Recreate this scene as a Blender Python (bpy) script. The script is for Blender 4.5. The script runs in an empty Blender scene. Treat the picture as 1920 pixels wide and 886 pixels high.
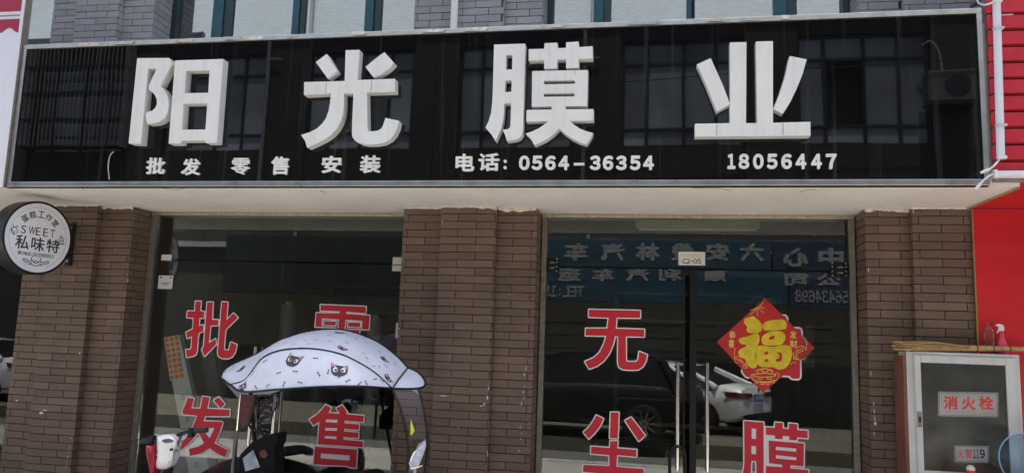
import bpy, bmesh, math, random
import numpy as np
from mathutils import Vector, Matrix
from mathutils.geometry import delaunay_2d_cdt

# ------------------------------------------------------------------ camera, sky, sun, exposure
random.seed(7)
rng = random.Random(11)
scene = bpy.context.scene
COL = scene.collection
rad = math.radians
FOC, YAW, PITCH, ROLL = 1424.7, rad(-10.113), rad(7.476), rad(1.914)
CAM = Vector((0, -5.5, 1.65))
_f = Vector((math.sin(YAW)*math.cos(PITCH), math.cos(YAW)*math.cos(PITCH), math.sin(PITCH)))
_r0 = Vector((math.cos(YAW), -math.sin(YAW), 0)); _u0 = _r0.cross(_f)
C_R = math.cos(ROLL)*_r0 + math.sin(ROLL)*_u0
C_U = -math.sin(ROLL)*_r0 + math.cos(ROLL)*_u0
cam_d = bpy.data.cameras.new('camera'); cam = bpy.data.objects.new('camera', cam_d); COL.objects.link(cam)
cam_d.sensor_width = 36; cam_d.lens = FOC/1920*36; cam_d.clip_end = 2000; cam_d.clip_start = .05
m4 = Matrix((C_R, C_U, -_f)).transposed().to_4x4(); m4.translation = CAM; cam.matrix_world = m4
scene.camera = cam
SUN_EL, SUN_AZ = rad(77), rad(12)          # sun stands behind the shop, a little to its right
world = bpy.data.worlds.new('World'); scene.world = world; world.use_nodes = True
wn = world.node_tree.nodes; wl = world.node_tree.links
sky = wn.new('ShaderNodeTexSky'); sky.sky_type = 'NISHITA'; sky.sun_disc = False
sky.sun_elevation = SUN_EL; sky.sun_rotation = SUN_AZ
sky.air_density = .8; sky.dust_density = 3.5; sky.ozone_density = .6
wl.new(sky.outputs[0], wn['Background'].inputs[0]); wn['Background'].inputs[1].default_value = .15
sun_d = bpy.data.lights.new('sun', 'SUN'); sun_d.energy = 4.5; sun_d.angle = rad(.6); sun_d.color = (1, .97, .93)
sun = bpy.data.objects.new('sun', sun_d); COL.objects.link(sun)
sdir = Vector((math.sin(SUN_AZ)*math.cos(SUN_EL), math.cos(SUN_AZ)*math.cos(SUN_EL), math.sin(SUN_EL)))
sun.rotation_euler = sdir.to_track_quat('Z', 'Y').to_euler(); sun.location = (0, 20, 30)
vs = scene.view_settings; vs.view_transform = 'Standard'; vs.look = 'None'; vs.gamma = 1; vs.use_curve_mapping = False
vs.exposure = 1.45

def at(x, y, Y):
    """world point on the plane y=Y that the photograph shows at pixel x, y (used to measure the place)"""
    d = _f*FOC + C_R*(x-960) - C_U*(y-443)
    k = (Y-CAM.y)/d.y
    return CAM + d*k

def px_rect(x0, y0, x1, y1, Y):
    a, b, c, d = at(x0, y0, Y), at(x1, y0, Y), at(x0, y1, Y), at(x1, y1, Y)
    return ((a.x+c.x)/2, (b.x+d.x)/2, (c.z+d.z)/2, (a.z+b.z)/2)

# ------------------------------------------------------------------ materials
def nodes_of(m):
    m.use_nodes = True
    return m.node_tree.nodes, m.node_tree.links, m.node_tree.nodes['Principled BSDF']

MATS = {}
def mat(name, col, rough=.6, metal=0, var=.12, scale=6, bump=0, bscale=40, spec=None, coat=0, objvar=0, trans=0):
    """principled material with a noise-broken colour, optional bump and per-object tone"""
    if name in MATS: return MATS[name]
    m = bpy.data.materials.new(name); MATS[name] = m
    n, l, b = nodes_of(m)
    tc = n.new('ShaderNodeTexCoord'); nz = n.new('ShaderNodeTexNoise'); nz.inputs['Scale'].default_value = scale
    nz.inputs['Detail'].default_value = 6
    l.new(tc.outputs['Object'], nz.inputs['Vector'])
    geo = n.new('ShaderNodeNewGeometry'); l.new(geo.outputs['Position'], nz.inputs['Vector'])
    mp = n.new('ShaderNodeMapRange'); mp.inputs['From Min'].default_value = .3; mp.inputs['From Max'].default_value = .7
    mp.inputs['To Min'].default_value = 1-var; mp.inputs['To Max'].default_value = 1+var
    l.new(nz.outputs[0], mp.inputs['Value'])
    val = mp.outputs[0]
    if objvar:
        oi = n.new('ShaderNodeObjectInfo'); mr = n.new('ShaderNodeMapRange')
        mr.inputs['To Min'].default_value = 1-objvar; mr.inputs['To Max'].default_value = 1+objvar
        l.new(oi.outputs['Random'], mr.inputs['Value'])
        mu = n.new('ShaderNodeMath'); mu.operation = 'MULTIPLY'; l.new(val, mu.inputs[0]); l.new(mr.outputs[0], mu.inputs[1]); val = mu.outputs[0]
    vm = n.new('ShaderNodeVectorMath'); vm.operation = 'SCALE'; vm.inputs[0].default_value = col[:3]
    l.new(val, vm.inputs['Scale']); l.new(vm.outputs[0], b.inputs['Base Color'])
    rr = n.new('ShaderNodeMapRange'); rr.inputs['To Min'].default_value = max(0, rough-.08); rr.inputs['To Max'].default_value = min(1, rough+.08)
    l.new(nz.outputs[0], rr.inputs['Value']); l.new(rr.outputs[0], b.inputs['Roughness'])
    b.inputs['Metallic'].default_value = metal
    if spec is not None: b.inputs['Specular IOR Level'].default_value = spec
    if coat: b.inputs['Coat Weight'].default_value = coat; b.inputs['Coat Roughness'].default_value = .05
    if trans: b.inputs['Transmission Weight'].default_value = trans
    if bump:
        n2 = n.new('ShaderNodeTexNoise'); n2.inputs['Scale'].default_value = bscale; n2.inputs['Detail'].default_value = 8
        l.new(geo.outputs['Position'], n2.inputs['Vector'])
        bp = n.new('ShaderNodeBump'); bp.inputs['Strength'].default_value = bump; bp.inputs['Distance'].default_value = .01
        l.new(n2.outputs[0], bp.inputs['Height']); l.new(bp.outputs[0], b.inputs['Normal'])
    return m

def glass_mat(name, tint, ior, rough=.0, wave=0, wscale=1.2):
    """a pane: see-through, with a Fresnel mirror on it"""
    m = bpy.data.materials.new(name); MATS[name] = m; m.use_nodes = True
    n, l = m.node_tree.nodes, m.node_tree.links
    n.remove(n['Principled BSDF']); out = n['Material Output']
    t = n.new('ShaderNodeBsdfTransparent'); t.inputs[0].default_value = (*tint, 1)
    g = n.new('ShaderNodeBsdfGlossy'); g.inputs['Roughness'].default_value = rough; g.inputs[0].default_value = (.95, .98, .97, 1)
    fr = n.new('ShaderNodeFresnel'); fr.inputs[0].default_value = ior
    mx = n.new('ShaderNodeMixShader'); l.new(fr.outputs[0], mx.inputs[0]); l.new(t.outputs[0], mx.inputs[1]); l.new(g.outputs[0], mx.inputs[2])
    l.new(mx.outputs[0], out.inputs[0])
    if wave:
        geo = n.new('ShaderNodeNewGeometry'); nz = n.new('ShaderNodeTexNoise'); nz.inputs['Scale'].default_value = wscale; nz.inputs['Detail'].default_value = 1
        l.new(geo.outputs['Position'], nz.inputs['Vector'])
        bp = n.new('ShaderNodeBump'); bp.inputs['Strength'].default_value = wave; bp.inputs['Distance'].default_value = .02
        l.new(nz.outputs[0], bp.inputs['Height']); l.new(bp.outputs[0], g.inputs['Normal'])
    return m

def brick_mat(name, c1, c2, mortar, L, H, axis='x', rough=.75):
    m = bpy.data.materials.new(name); MATS[name] = m
    n, l, b = nodes_of(m)
    geo = n.new('ShaderNodeNewGeometry'); sp = n.new('ShaderNodeSeparateXYZ'); cb = n.new('ShaderNodeCombineXYZ')
    l.new(geo.outputs['Position'], sp.inputs[0])
    l.new(sp.outputs[0 if axis == 'x' else 1], cb.inputs[0]); l.new(sp.outputs[2], cb.inputs[1])
    br = n.new('ShaderNodeTexBrick'); l.new(cb.outputs[0], br.inputs[0])
    br.inputs['Color1'].default_value = (*c1, 1); br.inputs['Color2'].default_value = (*c2, 1); br.inputs['Mortar'].default_value = (*mortar, 1)
    br.inputs['Scale'].default_value = 1; br.inputs['Mortar Size'].default_value = .004
    br.inputs['Brick Width'].default_value = L; br.inputs['Row Height'].default_value = H
    l.new(br.outputs[0], b.inputs['Base Color']); b.inputs['Roughness'].default_value = rough
    return m

M_brown = mat('brown_tile', (.152, .099, .072), .62, var=.12, scale=5, bump=.35, bscale=70, objvar=.15)
M_grey = mat('grey_tile', (.315, .305, .30), .6, var=.1, scale=5, bump=.2, bscale=90, objvar=.10)
M_mortar = mat('dark_mortar', (.055, .046, .040), .9, bump=.4, bscale=120)
M_mortar_g = mat('dark_mortar_upper', (.045, .045, .048), .9, bump=.4, bscale=120)
M_plaster = mat('cream_plaster', (.86, .82, .74), .85, var=.07, scale=1.6, bump=.12, bscale=60)
M_plaster_edge = mat('peeling_plaster', (.66, .60, .52), .9, var=.25, scale=30, bump=.5, bscale=50)
M_steel = mat('stainless_frame', (.60, .59, .56), .30, 1, var=.14, scale=9, bump=.02, bscale=12)
M_steel_dull = mat('dull_steel', (.26, .235, .20), .45, .35, var=.2, scale=20)
M_chrome = mat('polished_tube', (.75, .75, .74), .14, 1, var=.05)
M_letter = mat('white_acrylic', (.80, .805, .78), .38, var=.045, scale=4, spec=.4)
def add_streaks(m, lo=.80):
    """grime run down in faint vertical streaks"""
    n, l = m.node_tree.nodes, m.node_tree.links; b = n['Principled BSDF']; src = b.inputs['Base Color'].links[0].from_socket
    geo = n.new('ShaderNodeNewGeometry'); mp = n.new('ShaderNodeMapping'); mp.inputs['Scale'].default_value = (26, 26, 1.1); l.new(geo.outputs['Position'], mp.inputs[0])
    nz = n.new('ShaderNodeTexNoise'); nz.inputs['Scale'].default_value = 1; nz.inputs['Detail'].default_value = 5; l.new(mp.outputs[0], nz.inputs['Vector'])
    mr = n.new('ShaderNodeMapRange'); mr.inputs['From Min'].default_value = .50; mr.inputs['From Max'].default_value = .78; mr.inputs['To Min'].default_value = 1; mr.inputs['To Max'].default_value = lo
    l.new(nz.outputs[0], mr.inputs['Value']); vm = n.new('ShaderNodeVectorMath'); vm.operation = 'SCALE'; l.new(src, vm.inputs[0]); l.new(mr.outputs[0], vm.inputs['Scale']); l.new(vm.outputs[0], b.inputs['Base Color'])
add_streaks(M_letter, .89)
M_letter_side = mat('white_acrylic_return', (.72, .715, .68), .45, var=.08, scale=9)
M_white_print = mat('white_vinyl', (.80, .81, .80), .5, var=.03)
M_red_vinyl = mat('red_vinyl', (.64, .014, .034), .45, var=.07, scale=3)
M_fu_red = mat('red_foil', (.56, .016, .018), .5, var=.12, scale=12)
M_gold = mat('gold_foil', (.78, .60, .03), .38, .25, var=.16, scale=18, bump=.3, bscale=30)
M_gold_line = mat('gold_line', (.80, .55, .16), .45, .2, var=.2, scale=40)
M_black_metal = mat('black_metal', (.018, .018, .018), .38, .4, var=.2)
M_black_plastic = mat('black_plastic', (.012, .012, .013), .38, var=.2, scale=20, spec=.3)
M_rubber = mat('black_rubber', (.018, .018, .018), .7, var=.2)
M_white_plastic = mat('white_plastic', (.80, .80, .80), .28, var=.04, coat=.5)
M_teal = mat('teal_frame', (.018, .085, .100), .4, .2, var=.12, scale=9)
M_teal_dark = mat('teal_frame_dark', (.022, .045, .055), .4, .2, var=.12)
M_lightbox = mat('light_box_face', (.84, .86, .93), .35, var=.03, scale=3)
M_print = mat('black_print', (.022, .022, .026), .5, var=.1)
M_grey_print = mat('grey_print', (.25, .25, .26), .5, var=.1)
M_redwall = mat('red_panel', (.62, .014, .022), .36, var=.12, scale=1.3, coat=.15, bump=.05, bscale=4)
M_redslat = mat('red_slat', (.54, .016, .040), .45, var=.1, scale=10, objvar=.06)
M_back_alu = mat('grey_backing', (.36, .32, .33), .6, var=.2, scale=12)
M_neighbor_white = mat('white_banner', (.76, .77, .84), .45, var=.03, scale=2)
M_neighbor_red = mat('crimson_banner', (.36, .018, .055), .5, var=.08, scale=5)
M_concrete = mat('concrete', (.36, .35, .33), .85, var=.12, bump=.3)
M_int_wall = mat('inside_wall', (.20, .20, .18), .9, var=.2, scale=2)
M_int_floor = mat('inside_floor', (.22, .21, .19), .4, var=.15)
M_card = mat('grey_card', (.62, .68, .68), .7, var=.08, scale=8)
M_orange = mat('orange_print', (.72, .17, .06), .6, var=.1)
M_tan = mat('tan_card', (.72, .52, .32), .7, var=.1)
M_paper = mat('white_paper', (.72, .72, .68), .7, var=.05)
M_asphalt = mat('concrete_road', (.13, .125, .11), .9, var=.2, scale=1.5, bump=.4, bscale=60)
M_paving = mat('pale_paving', (.46, .43, .38), .85, var=.16, scale=1.2, bump=.3, bscale=30)
M_kerb = mat('kerb_stone', (.42, .41, .39), .85, var=.12)

G_door = glass_mat('door_glass', (.945, .965, .955), 1.62, wave=.02)
G_upper = glass_mat('mirror_glass', (.55, .62, .62), 3.9, wave=.05, wscale=.8)
G_cab = glass_mat('cabinet_glass', (.75, .75, .75), 1.75, rough=.28, wave=.25, wscale=7)
G_far = mat('far_window_glass', (.02, .03, .035), .06, var=.2, scale=.7, spec=.8)
G_clear = glass_mat('clear_plastic', (.90, .90, .89), 1.35, rough=.05)

def acrylic_mat():
    m = bpy.data.materials.new('black_acrylic'); n, l, b = nodes_of(m)
    geo = n.new('ShaderNodeNewGeometry'); mp = n.new('ShaderNodeMapping'); mp.inputs['Scale'].default_value = (14, 1, .35)
    l.new(geo.outputs['Position'], mp.inputs[0])
    nz = n.new('ShaderNodeTexNoise'); nz.inputs['Scale'].default_value = 1.6; nz.inputs['Detail'].default_value = 7
    l.new(mp.outputs[0], nz.inputs['Vector'])
    cr = n.new('ShaderNodeValToRGB'); cr.color_ramp.elements[0].position = .58; cr.color_ramp.elements[1].position = .78
    cr.color_ramp.elements[0].color = (.0035, .0035, .0038, 1); cr.color_ramp.elements[1].color = (.030, .031, .033, 1)
    l.new(nz.outputs[0], cr.inputs[0]); l.new(cr.outputs[0], b.inputs['Base Color'])
    b.inputs['Roughness'].default_value = .018; b.inputs['IOR'].default_value = 1.5
    n2 = n.new('ShaderNodeTexNoise'); n2.inputs['Scale'].default_value = 1.5; n2.inputs['Detail'].default_value = 1
    l.new(geo.outputs['Position'], n2.inputs['Vector'])
    bp = n.new('ShaderNodeBump'); bp.inputs['Strength'].default_value = .035; bp.inputs['Distance'].default_value = .02
    l.new(n2.outputs[0], bp.inputs['Height']); l.new(bp.outputs[0], b.inputs['Normal'])
    return m
M_acrylic = acrylic_mat()

# ------------------------------------------------------------------ object helpers
def wloc(o):
    v = Vector((0, 0, 0))
    while o is not None: v += o.location; o = o.parent
    return v
def tag(o, label=None, cat=None, group=None, kind=None):
    if label: o['label'] = label
    if cat: o['category'] = cat
    if group: o['group'] = group
    if kind: o['kind'] = kind
    return o
def thing(name, label, cat, loc=(0, 0, 0), group=None):
    o = bpy.data.objects.new(name, None); COL.objects.link(o); o.location = loc; o.empty_display_size = .1
    return tag(o, label, cat, group)

def fill2d(loops):
    """triangles of the area enclosed (even-odd) by the loops"""
    vs_, es = [], []
    for lp in loops:
        k = len(vs_); vs_ += [Vector((p[0], p[1])) for p in lp]; es += [(k+a, k+(a+1) % len(lp)) for a in range(len(lp))]
    v, _, f, *_ = delaunay_2d_cdt(vs_, es, [], 0, 1e-7)
    tri = []
    C = np.array([((v[a][0]+v[b][0]+v[c][0])/3, (v[a][1]+v[b][1]+v[c][1])/3) for a, b, c in f])
    par = np.zeros(len(C), int)
    for lp in loops:
        for a, b in zip(lp, lp[1:]+lp[:1]):
            if a[1] == b[1]: continue
            c = (a[1] > C[:, 1]) != (b[1] > C[:, 1])
            par += c & (C[:, 0] < a[0]+(C[:, 1]-a[1])/(b[1]-a[1])*(b[0]-a[0]))
    return [(p[0], p[1]) for p in v], [t for t, k in zip(f, par) if k % 2]

class MB:
    def __init__(s): s.v = []; s.f = []; s.smooth = False
    def quad(s, a, b, c, d):
        i = len(s.v); s.v += [tuple(a), tuple(b), tuple(c), tuple(d)]; s.f.append((i, i+1, i+2, i+3)); return s
    def poly(s, pts):
        i = len(s.v); s.v += [tuple(p) for p in pts]; s.f.append(tuple(range(i, i+len(pts)))); return s
    def box(s, x0, x1, y0, y1, z0, z1):
        i = len(s.v)
        s.v += [(x, y, z) for z in (z0, z1) for y in (y0, y1) for x in (x0, x1)]
        s.f += [tuple(i+k for k in q) for q in ((0, 2, 3, 1), (4, 5, 7, 6), (0, 1, 5, 4), (2, 6, 7, 3), (0, 4, 6, 2), (1, 3, 7, 5))]; return s
    def obox(s, c, ax, ay, az):
        i = len(s.v); c = Vector(c); ax, ay, az = Vector(ax), Vector(ay), Vector(az)
        s.v += [tuple(c+ax*x+ay*y+az*z) for z in (-.5, .5) for y in (-.5, .5) for x in (-.5, .5)]
        s.f += [tuple(i+k for k in q) for q in ((0, 2, 3, 1), (4, 5, 7, 6), (0, 1, 5, 4), (2, 6, 7, 3), (0, 4, 6, 2), (1, 3, 7, 5))]; return s
    def tube(s, pts, r, n=10, cap=True):
        pts = [Vector(p) for p in pts]; rings = []
        rs = r if isinstance(r, (list, tuple)) else [r]*len(pts)
        up = Vector((.123, .31, .94))
        for k, p in enumerate(pts):
            t = (pts[min(k+1, len(pts)-1)]-pts[max(k-1, 0)]).normalized()
            a = t.cross(up)
            if a.length < .05: a = t.cross(Vector((1, 0, 0)))
            a.normalize(); b = t.cross(a); i = len(s.v)
            for j in range(n):
                q = 2*math.pi*j/n; s.v.append(tuple(p+(a*math.cos(q)+b*math.sin(q))*rs[k]))
            rings.append(i)
        for a, b in zip(rings, rings[1:]):
            for j in range(n): s.f.append((a+j, a+(j+1) % n, b+(j+1) % n, b+j))
        if cap: s.f.append(tuple(range(rings[0], rings[0]+n))[::-1]); s.f.append(tuple(range(rings[-1], rings[-1]+n)))
        return s
    def lathe(s, prof, c, axis=(0, 0, 1), n=24):
        """prof: list of (radius, height along axis)"""
        c = Vector(c); w = Vector(axis).normalized(); a = w.orthogonal().normalized(); b = w.cross(a); rings = []
        for r, h in prof:
            i = len(s.v); rings.append(i)
            for j in range(n):
                q = 2*math.pi*j/n; s.v.append(tuple(c+w*h+(a*math.cos(q)+b*math.sin(q))*max(r, 1e-4)))
        for p, q in zip(rings, rings[1:]):
            for j in range(n): s.f.append((p+j, p+(j+1) % n, q+(j+1) % n, q+j))
        return s
    def grid(s, rows):
        i = len(s.v); h = len(rows); w = len(rows[0])
        for r in rows: s.v += [tuple(p) for p in r]
        for a in range(h-1):
            for b in range(w-1): s.f.append((i+a*w+b, i+a*w+b+1, i+(a+1)*w+b+1, i+(a+1)*w+b))
        return s
    def prism(s, loops, fr, d0, d1, sides=True, back=False):
        """loops in local (u, v); fr = (origin, U, V, N); front face at N*d1, sides back to N*d0"""
        o, U, V, N = fr
        flat, tri = fill2d(loops)
        i = len(s.v); s.v += [tuple(o+U*p[0]+V*p[1]+N*d1) for p in flat]
        want = U.cross(V).dot(N)
        for t in tri:
            a, b, c = (flat[k] for k in t)
            ar = (b[0]-a[0])*(c[1]-a[1])-(c[0]-a[0])*(b[1]-a[1])
            s.f.append(tuple(i+k for k in (t if ar*want > 0 else t[::-1])))
        if back:
            j = len(s.v); s.v += [tuple(o+U*p[0]+V*p[1]+N*d0) for p in flat]
            for t in tri:
                a, b, c = (flat[k] for k in t)
                ar = (b[0]-a[0])*(c[1]-a[1])-(c[0]-a[0])*(b[1]-a[1])
                s.f.append(tuple(j+k for k in (t if ar*want < 0 else t[::-1])))
        if sides:
            for lp in loops:
                j = len(s.v); n = len(lp)
                s.v += [tuple(o+U*p[0]+V*p[1]+N*d1) for p in lp]+[tuple(o+U*p[0]+V*p[1]+N*d0) for p in lp]
                for k in range(n): s.f.append((j+k, j+(k+1) % n, j+n+(k+1) % n, j+n+k))
        return s
    def build(s, name, m, parent=None, smooth=False, bevel=0, fix=True, loc=None, angle=40):
        me = bpy.data.meshes.new(name)
        off = wloc(parent) if parent is not None else Vector((0, 0, 0))
        if loc is not None: off = off+(Vector(loc)-off)
        me.from_pydata([tuple(Vector(p)-off) for p in s.v], [], s.f)
        if fix:
            bm = bmesh.new(); bm.from_mesh(me)
            bmesh.ops.recalc_face_normals(bm, faces=bm.faces)
            bm.to_mesh(me); bm.free()
        o = bpy.data.objects.new(name, me); COL.objects.link(o)
        if parent is not None: o.parent = parent
        if loc is not None: o.location = Vector(loc)-(wloc(parent) if parent is not None else Vector((0, 0, 0)))
        if isinstance(m, (list, tuple)):
            for q in m: me.materials.append(q)
        else: me.materials.append(m)
        if smooth:
            me.shade_smooth()
            if angle < 180:
                md = o.modifiers.new('split', 'EDGE_SPLIT'); md.split_angle = rad(angle)
        if bevel:
            md = o.modifiers.new('bevel', 'BEVEL'); md.width = bevel; md.segments = 2; md.limit_method = 'ANGLE'
        return o
def boxo(name, m, parent, x0, x1, y0, y1, z0, z1, bevel=0):
    return MB().box(x0, x1, y0, y1, z0, z1).build(name, m, parent, bevel=bevel)
def smooth_curve(pts, n=8, closed=False):
    """Catmull-Rom through pts"""
    P = [Vector(p) for p in pts]; out = []; N = len(P)
    rngk = range(N if closed else N-1)
    for k in rngk:
        p0 = P[(k-1) % N] if (closed or k > 0) else P[0]*2-P[1]
        p1 = P[k]; p2 = P[(k+1) % N]
        p3 = P[(k+2) % N] if (closed or k+2 < N) else P[-1]*2-P[-2]
        for j in range(n):
            t = j/n
            out.append(.5*((2*p1)+(p2-p0)*t+(2*p0-5*p1+4*p2-p3)*t*t+(3*p1-p0-3*p2+p3)*t**3))
    if not closed: out.append(P[-1])
    return out

# ------------------------------------------------------------------ lettering: glyph outlines made bolder with a distance field
_segcache = {}
def glyph_segments(ch):
    if '0' <= ch <= '9': ch = chr(ord(ch)+0xFEE0)          # the wide forms are plainer grotesque digits
    if ch in _segcache: return _segcache[ch]
    c = bpy.data.curves.new('g', 'FONT'); c.body = ch; c.size = 1; c.resolution_u = 3
    o = bpy.data.objects.new('g', c); COL.objects.link(o)
    dg = bpy.context.evaluated_depsgraph_get(); me = bpy.data.meshes.new_from_object(o.evaluated_get(dg))
    bm = bmesh.new(); bm.from_mesh(me); bmesh.ops.remove_doubles(bm, verts=bm.verts, dist=1e-5)
    S = [(e.verts[0].co.x, e.verts[0].co.y, e.verts[1].co.x, e.verts[1].co.y) for e in bm.edges if len(e.link_faces) == 1]
    bm.free(); bpy.data.meshes.remove(me); bpy.data.objects.remove(o); bpy.data.curves.remove(c)
    S = np.array(S); _segcache[ch] = S; return S
def loops_to_segs(loops):
    S = []
    for lp in loops:
        for a, b in zip(lp, lp[1:]+lp[:1]): S.append((a[0], a[1], b[0], b[1]))
    return np.array(S)
def sdf_loops(S, off, n=110, tol=.0035):
    """contours of the shape with outline segments S grown by off (shape units ~1 high)"""
    x0, x1 = S[:, [0, 2]].min()-off-.03, S[:, [0, 2]].max()+off+.03
    y0, y1 = S[:, [1, 3]].min()-off-.03, S[:, [1, 3]].max()+off+.03
    h = max(x1-x0, y1-y0)/n
    X = x0+h*np.arange(int((x1-x0)/h)+2); Y = y0+h*np.arange(int((y1-y0)/h)+2)
    gx, gy = np.meshgrid(X, Y); px, py = gx.ravel(), gy.ravel()
    best = np.full(px.shape, 1e9); par = np.zeros(px.shape, int)
    for ax, ay, bx, by in S:
        dx, dy = bx-ax, by-ay; L = dx*dx+dy*dy+1e-12
        t = np.clip(((px-ax)*dx+(py-ay)*dy)/L, 0, 1)
        best = np.minimum(best, (px-ax-t*dx)**2+(py-ay-t*dy)**2)
        if ay != by:
            c = (ay > py) != (by > py)
            xi = ax+(py-ay)/(by-ay)*dx
            par += (c & (px < xi))
    d = np.sqrt(best)*np.where(par % 2 == 1, -1, 1)-off
    d = d.reshape(gx.shape); d[np.abs(d) < 1e-6] = 1e-6
    nxt = {}
    H, W = d.shape
    def pt(e):
        (i, j, k) = e
        if k == 0:
            t = d[i, j]/(d[i, j]-d[i, j+1]); return (X[j]+t*h, Y[i])
        t = d[i, j]/(d[i, j]-d[i+1, j]); return (X[j], Y[i]+t*h)
    ins = d < 0
    idx = np.argwhere((ins[:-1, :-1] | ins[1:, :-1] | ins[:-1, 1:] | ins[1:, 1:]) & ~(ins[:-1, :-1] & ins[1:, :-1] & ins[:-1, 1:] & ins[1:, 1:]))
    for i, j in idx:
        c = (1 if ins[i, j] else 0) | (2 if ins[i, j+1] else 0) | (4 if ins[i+1, j+1] else 0) | (8 if ins[i+1, j] else 0)
        B, R, T, L = (i, j, 0), (i, j+1, 1), (i+1, j, 0), (i, j, 1)
        for a, b in {1: [(B, L)], 2: [(R, B)], 3: [(R, L)], 4: [(T, R)], 5: [(B, R), (T, L)], 6: [(T, B)], 7: [(T, L)],
                     8: [(L, T)], 9: [(B, T)], 10: [(L, B), (R, T)], 11: [(R, T)], 12: [(L, R)], 13: [(B, R)], 14: [(L, B)]}[c]:
            nxt[a] = b
    loops = []
    while nxt:
        s0, cur = nxt.popitem(); lp = [pt(s0)]
        while cur != s0 and cur in nxt:
            lp.append(pt(cur)); cur = nxt.pop(cur)
        if len(lp) > 5: loops.append(lp)
    def dp(P):
        if len(P) < 3: return P
        a, b = np.array(P[0]), np.array(P[-1]); Q = np.array(P[1:-1]); ab = b-a; L = np.hypot(*ab)
        dd = np.abs(ab[0]*(Q[:, 1]-a[1])-ab[1]*(Q[:, 0]-a[0]))/L if L > 1e-9 else np.hypot(*(Q-a).T)
        k = int(dd.argmax())
        if dd[k] < tol: return [P[0], P[-1]]
        return dp(P[:k+2])[:-1]+dp(P[k+1:])
    out = []
    for lp in loops:
        m = len(lp)//2
        q = dp(lp[:m+1])[:-1]+dp(lp[m:]+[lp[0]])[:-1]
        if len(q) >= 3: out.append(q)
    return out
_loopcache = {}
def glyph_loops(ch, bold, n=110):
    k = (ch, bold, n)
    if k not in _loopcache: _loopcache[k] = sdf_loops(glyph_segments(ch), bold, n)
    return _loopcache[k]
def fit_loops(loops, u0, u1, v0, v1, ref=None):
    ref = ref or loops
    xs = [p[0] for lp in ref for p in lp]; ys = [p[1] for lp in ref for p in lp]
    a, b, c, d = min(xs), max(xs), min(ys), max(ys)
    return [[(u0+(p[0]-a)/(b-a)*(u1-u0), v0+(p[1]-c)/(d-c)*(v1-v0)) for p in lp] for lp in loops]
def frame_xz(Y): return (Vector((0, Y, 0)), Vector((1, 0, 0)), Vector((0, 0, 1)), Vector((0, -1, 0)))
def char(name, ch, rect, fr, m, parent, bold=.02, d0=0, d1=.002, n=90):
    lp = fit_loops(glyph_loops(ch, bold, n), *rect)
    return MB().prism(lp, fr, d0, d1).build(name, m, parent, fix=False)
def line_text(name, text, u0, u1, v0, v1, fr, m, parent, bold=.01, d0=0, d1=.0015, n=70, fill=.9):
    """one mesh holding a short line of print; each character fills a cell"""
    widths = [.45 if c in ':：-. I' else (.62 if ord(c) < 256 else 1) for c in text]
    tot = sum(widths); x = u0; b = MB()
    for c, w in zip(text, widths):
        cw = (u1-u0)*w/tot
        if c != ' ':
            g = glyph_loops(c, bold, n); ys = [p[1] for lp in g for p in lp]; xs = [p[0] for lp in g for p in lp]
            hh = v1-v0; e = cw*(1-fill)/2
            if c in '-':   r = (x+e, x+cw-e, v0+hh*.42, v0+hh*.56)
            elif c in ':：': r = (x+cw*.33, x+cw*.67, v0+hh*.1, v0+hh*.75)
            elif c == '一': r = (x+e, x+cw-e, v0+hh*.42, v0+hh*.56)
            else: r = (x+e, x+cw-e, v0, v1)
            b.prism(fit_loops(g, *r), fr, d0, d1)
        x += cw
    return b.build(name, m, parent, fix=False)

# ================================================================== THE SETTING
street = MB().quad((-400, -400, -.55), (400, -400, -.55), (400, 400, -.55), (-400, 400, -.55)).build('street', M_asphalt); tag(street, kind='structure')
side = boxo('pavement', M_paving, None, -40, 40, -3.6, .30, -.7, .12); tag(side, kind='structure')
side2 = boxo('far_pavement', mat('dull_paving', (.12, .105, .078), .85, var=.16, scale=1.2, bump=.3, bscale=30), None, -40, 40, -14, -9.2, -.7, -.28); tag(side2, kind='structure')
kerb = thing('kerb', 'pale stone kerb along the shop pavement', 'kerb', (0, -3.68, -.55)); tag(kerb, kind='structure')
del kerb['category']
for k in range(16): boxo('kerb_stone', M_kerb, kerb, -12+k*1.5, -12+k*1.5+1.49, -3.76, -3.604, -.56, .13, .01)

Z_SOF = 2.606          # underside of the projecting canopy
Y_DOOR = .33
# --- the shop building: floor slabs, canopy slab, inside walls, the mass behind
bld = thing('shop_building', 'two-storey brick building that carries the black sign over its shop bays', 'building', (-1.3, 3, 0))
boxo('soffit_slab', M_plaster, bld, -7.5, 2.13, -.735, .315, Z_SOF, 3.60)
boxo('lintel', M_plaster, bld, -7.5, 6.5, .316, .60, Z_SOF-.004, 3.62)
boxo('floor_slab', M_concrete, bld, -7.5, 6.5, .601, 7, 2.95, 3.2)
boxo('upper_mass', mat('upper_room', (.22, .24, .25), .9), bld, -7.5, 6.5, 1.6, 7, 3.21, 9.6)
boxo('roof', M_concrete, bld, -12, 12, -.1, 7, 9.601, 9.85)
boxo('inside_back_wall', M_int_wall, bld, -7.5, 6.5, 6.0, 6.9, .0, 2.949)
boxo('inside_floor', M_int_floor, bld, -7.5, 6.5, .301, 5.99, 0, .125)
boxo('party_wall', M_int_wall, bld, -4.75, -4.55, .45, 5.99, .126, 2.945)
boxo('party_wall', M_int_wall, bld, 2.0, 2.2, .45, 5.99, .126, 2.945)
boxo('party_wall', M_concrete, bld, -12, -7.51, .35, 7, 0, 9.6)
boxo('party_wall', M_concrete, bld, 6.51, 12, .35, 7, 0, 9.6)
boxo('side_soffit', M_redwall, bld, 2.131, 6.5, -.735, -.001, Z_SOF-.006, 2.66)
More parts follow.
